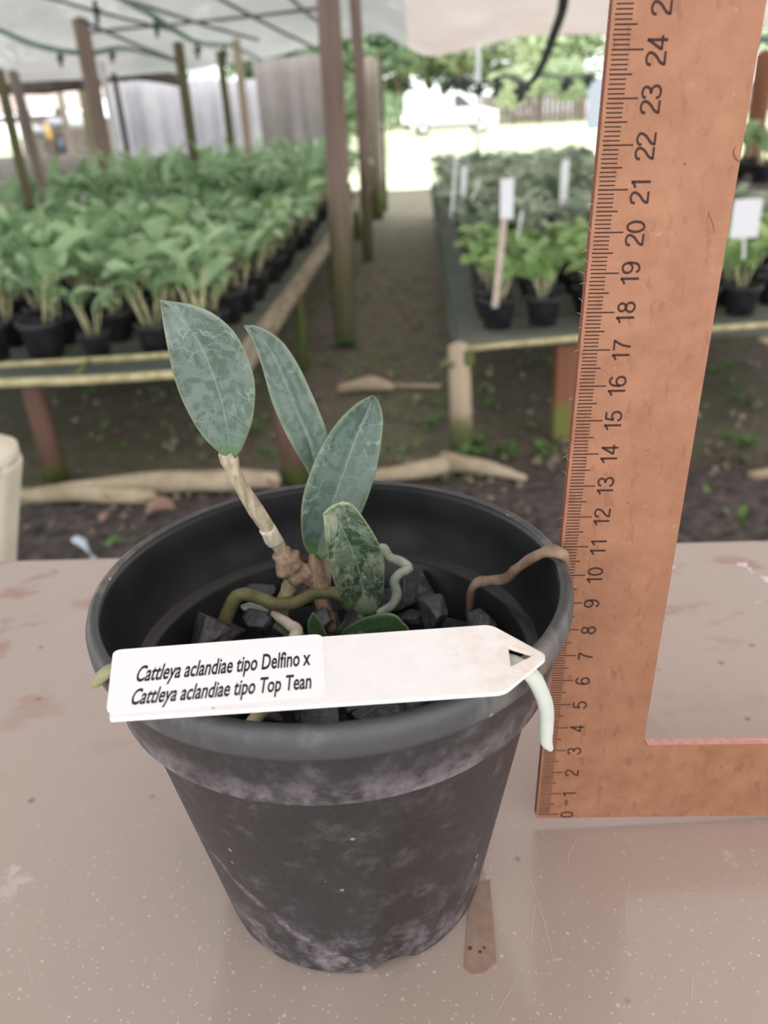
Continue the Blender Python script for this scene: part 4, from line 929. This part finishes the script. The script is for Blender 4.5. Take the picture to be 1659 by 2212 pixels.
mk('side_window', ext([(.12, 1.12), (1.0, 1.12), (.42, 1.6), (.12, 1.62)], -.875, -.84), VG, van, smooth=False)
mk('windscreen', [[V((VX+x, VY+y, VZ+z)) for x, z in ((1.2, 1.2), (.52, 1.74)) for y in (-.7, .7)], [(0, 1, 3, 2)]], VG, van, smooth=False)
mk('sill', ext([(-.95, .28), (1.0, .28), (1.0, .42), (-.95, .42)], -.88, -.84), VT, van, smooth=False)
mk('rear_bumper', ext([(-2.15, .3), (-1.85, .3), (-1.85, .5), (-2.15, .5)], -.86, .86), VT, van, smooth=False)
for x in (-1.3, 1.35):
    for y in (-.78, .62):
        w = mk('wheel', tube([V((VX+x, VY+y-.09, VZ+.31)), V((VX+x, VY+y+.13, VZ+.31))], [.31, .31], 20, 1), VT, van)
        mk('hubcap', tube([V((VX+x, VY+y-.11, VZ+.31)), V((VX+x, VY+y-.08, VZ+.31))], [.17, .19], 14, 1), VL, w)
mk('headlamp', rock((VX+2.02, VY-.7, VZ+.82), .16, random.Random(2), 2), VL, van)
mk('indicator', rock((VX+2.12, VY-.74, VZ+.62), .08, random.Random(3), 1), M('amber_lamp', lin(220, 150, 70), .3).m, van)

# ---- trees, hedge and fence at the far side of the lawn
TRUNK = mat_post('tree_bark', lin(104, 88, 76), lin(140, 122, 108), h=.4, amt=.3)
CR = [mat_bgleaf('tree_leaves_deep', lin(100, 122, 94), lin(142, 162, 124), lin(170, 184, 140), .6), mat_bgleaf('tree_leaves_light', lin(152, 172, 132), lin(196, 208, 172), lin(214, 220, 176), .6)]  # tree greens paled so that distance haze sits in the leaf colour
def crown(c, rx, rz, n, s, rnd):
    vs, fs = [], []
    blobs = [(V((rnd.gauss(0, .45)*rx, rnd.gauss(0, .4)*rx, rnd.gauss(0, .4)*rz)), rnd.uniform(.3, .6)) for _ in range(9)]
    for k in range(n):
        bc, br = rnd.choice(blobs); d_ = V((rnd.gauss(0, 1), rnd.gauss(0, 1), rnd.gauss(0, 1))).normalized()*rnd.random()**.4
        p = V(c) + bc + V((d_.x*rx*br, d_.y*rx*br, d_.z*rz*br)); a = V((rnd.gauss(0, 1), rnd.gauss(0, 1), rnd.gauss(0, .6))).normalized(); b = a.cross(V((rnd.gauss(0, 1), rnd.gauss(0, 1), rnd.gauss(0, 1)))).normalized(); z = s*rnd.uniform(.6, 1.3)
        i = len(vs); vs += [p-a*z, p+b*z*.45, p+a*z, p-b*z*.45]; fs.append((i, i+1, i+2, i+3))
    return vs, fs
def tree(px, Y, h, rx, mi, label, n=1600, s=.34, lean=0, r=.22, cz=None):
    x = aty(px, 260, Y).x; g = lawn_h(Y); rnd = random.Random(int(px)+int(Y)); t = thing('tree', label, 'tree', (x, Y, g), 'trees beyond the lawn')
    mk('trunk', tube([(x, Y, g), (x+lean*.5+.1, Y, g+h*.45), (x+lean, Y, g+h*.85)], [r, r*.7, r*.3], 8, 4, .15, 1), TRUNK, t)
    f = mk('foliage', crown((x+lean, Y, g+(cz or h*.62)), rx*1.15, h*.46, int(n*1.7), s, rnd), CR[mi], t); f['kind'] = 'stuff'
    for k in range(3):
        a = rnd.uniform(0, 6.28); mk('branch', tube([(x+lean*.4, Y, g+h*.42+k*.3), (x+lean*.6+math.cos(a)*rx*.4, Y+math.sin(a)*rx*.4, g+h*.65)], [r*.4, r*.15], 6, 1), TRUNK, t)
tree(600, 30, 6, 1.5, 0, 'dark tree behind the grey sheets', lean=.2)
tree(640, 26, 6.5, 1.2, 0, 'leaning tree seen between sheets and the brown post', lean=.5, r=.3)
tree(700, 52, 8, 3.2, 0, 'deep green tree hidden behind the brown post')
tree(860, 60, 7.2, 3.0, 0, 'deep green tree rising behind the van', n=2400)
tree(925, 62, 8, 3.4, 0, 'broad green tree above the van roof', n=2400)
tree(1000, 60, 9, 3.6, 1, 'light green airy tree above the van bonnet', n=1500)
tree(1075, 64, 10, 3.8, 1, 'airy light tree beside the lamp pole', n=1400)
tree(1165, 60, 9, 3.4, 1, 'light green tree behind the drooping hose', n=1500)
tree(1240, 66, 10, 4, 1, 'light tree close to the square', n=1500)
tree(1330, 60, 9, 4, 1, 'tree behind the measuring square', n=1200)
tree(1690, 50, 9, 4, 1, 'tree past the far side of the square', n=1200)
tree(780, 58, 8, 3.4, 0, 'green tree behind the second path post', n=1600)
tree(300, 48, 8, 4, 0, 'tree behind the lean-to', n=1200); tree(60, 50, 8, 4, 0, 'tree at the frame edge behind the lean-to', n=1200)
def bush(px, Y, z, rx, rz, mi, label, n=900):
    x = aty(px, 240, Y).x; g = lawn_h(Y); t = thing('bush', label, 'bush', (x, Y, g), 'bushes along the fence')
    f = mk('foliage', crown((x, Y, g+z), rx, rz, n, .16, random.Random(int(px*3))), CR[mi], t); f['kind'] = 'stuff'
    mk('stem', tube([(x, Y, g), (x+.1, Y, g+z)], [.08, .04], 6, 1), TRUNK, t)
for px, mi, lb in ((845, 0, 'dark bush beside the rear of the van'), (1110, 1, 'yellow-green bush below the drooping hose'), (1165, 1, 'yellow-green bush beside the hose curve'), (1215, 1, 'yellow-green bush above the pale fence end'), (1255, 1, 'bright bush nearest the square')):
    bush(px, 53 if mi else 52, 2.0 if mi else 1.1, 1.5, 1.2, mi, lb)
hw = aty(700, 250, 38).x
for i, px in enumerate((560, 610, 660, 705, 745)):
    bush(px, 34+i, 1.2, 1.6, 1.5, 0, f'{ORD[i+1]} dark hedge bush from the grey sheets towards the van', 1000)
FEN = two('purplish_fence_board', lin(128, 116, 114), lin(150, 138, 134), 2, .9)
x0, x1 = aty(1030, 260, 56).x, aty(1700, 260, 56).x; fg = lawn_h(56)
fe = thing('board_fence', 'long purplish brown board fence below the yellow-green bushes', 'fence', ((x0+x1)/2, 56, fg))
nb = 60
for k in range(nb):
    a = x0+(x1-x0)*k/nb; mk('fence_board', box((a+.02, 56, fg), (a+(x1-x0)/nb-.02, 56.04, fg+1.65+.04*math.sin(k*2.3))), FEN, fe, smooth=False)
for z in (.4, 1.3): mk('fence_rail', box((x0, 56.04, fg+z), (x1, 56.1, fg+z+.1)), FEN, fe, smooth=False)
sg = aty(1284, 225, 30)
so_ = thing('notice_board', 'plain pale grey board standing on the lawn beside the square', 'board', (sg.x, 30, lawn_h(30)))
mk('panel', box((sg.x-.22, 30, sg.z-.75), (sg.x+.3, 30.06, sg.z+.75)), M('pale_grey_panel', lin(140, 146, 160), .5).m, so_, smooth=False)
mk('board_leg', box((sg.x-.03, 30.06, lawn_h(30)), (sg.x+.03, 30.1, sg.z)), PIPE, so_, smooth=False)

# ---- nets added as a darker backdrop against the bright view behind
NETD = mat_cloth('grey_brown_net', lin(150, 142, 138), lin(186, 176, 172), .45, .12)
for i, (x0, x1, yt, Y, lb) in enumerate(((545, 640, 128, 12.6, 'grey-brown net added as a backdrop past the pale tan post'), (630, 725, 120, 12.9, 'grey-brown net added as a backdrop behind the thick brown post'), (-120, 110, 345, 11.0, 'low dark net added as a backdrop behind the leaning post'), (100, 245, 335, 11.2, 'low dark net added as a backdrop below the lean-to'))):
    a, b = aty(x0, yt, Y), aty(x1, yt, Y)
    o = mk('backdrop_net', grid(16, 10, lambda u, v: (a.x+(b.x-a.x)*u, Y+.06*math.sin(u*13+i)+.03*math.sin(v*5), GROUND+(a.z-GROUND)*v)), NETD)
    md = o.modifiers.new('thickness', 'SOLIDIFY'); md.thickness = .004
    tag(o, lb, 'net', 'hanging nets')
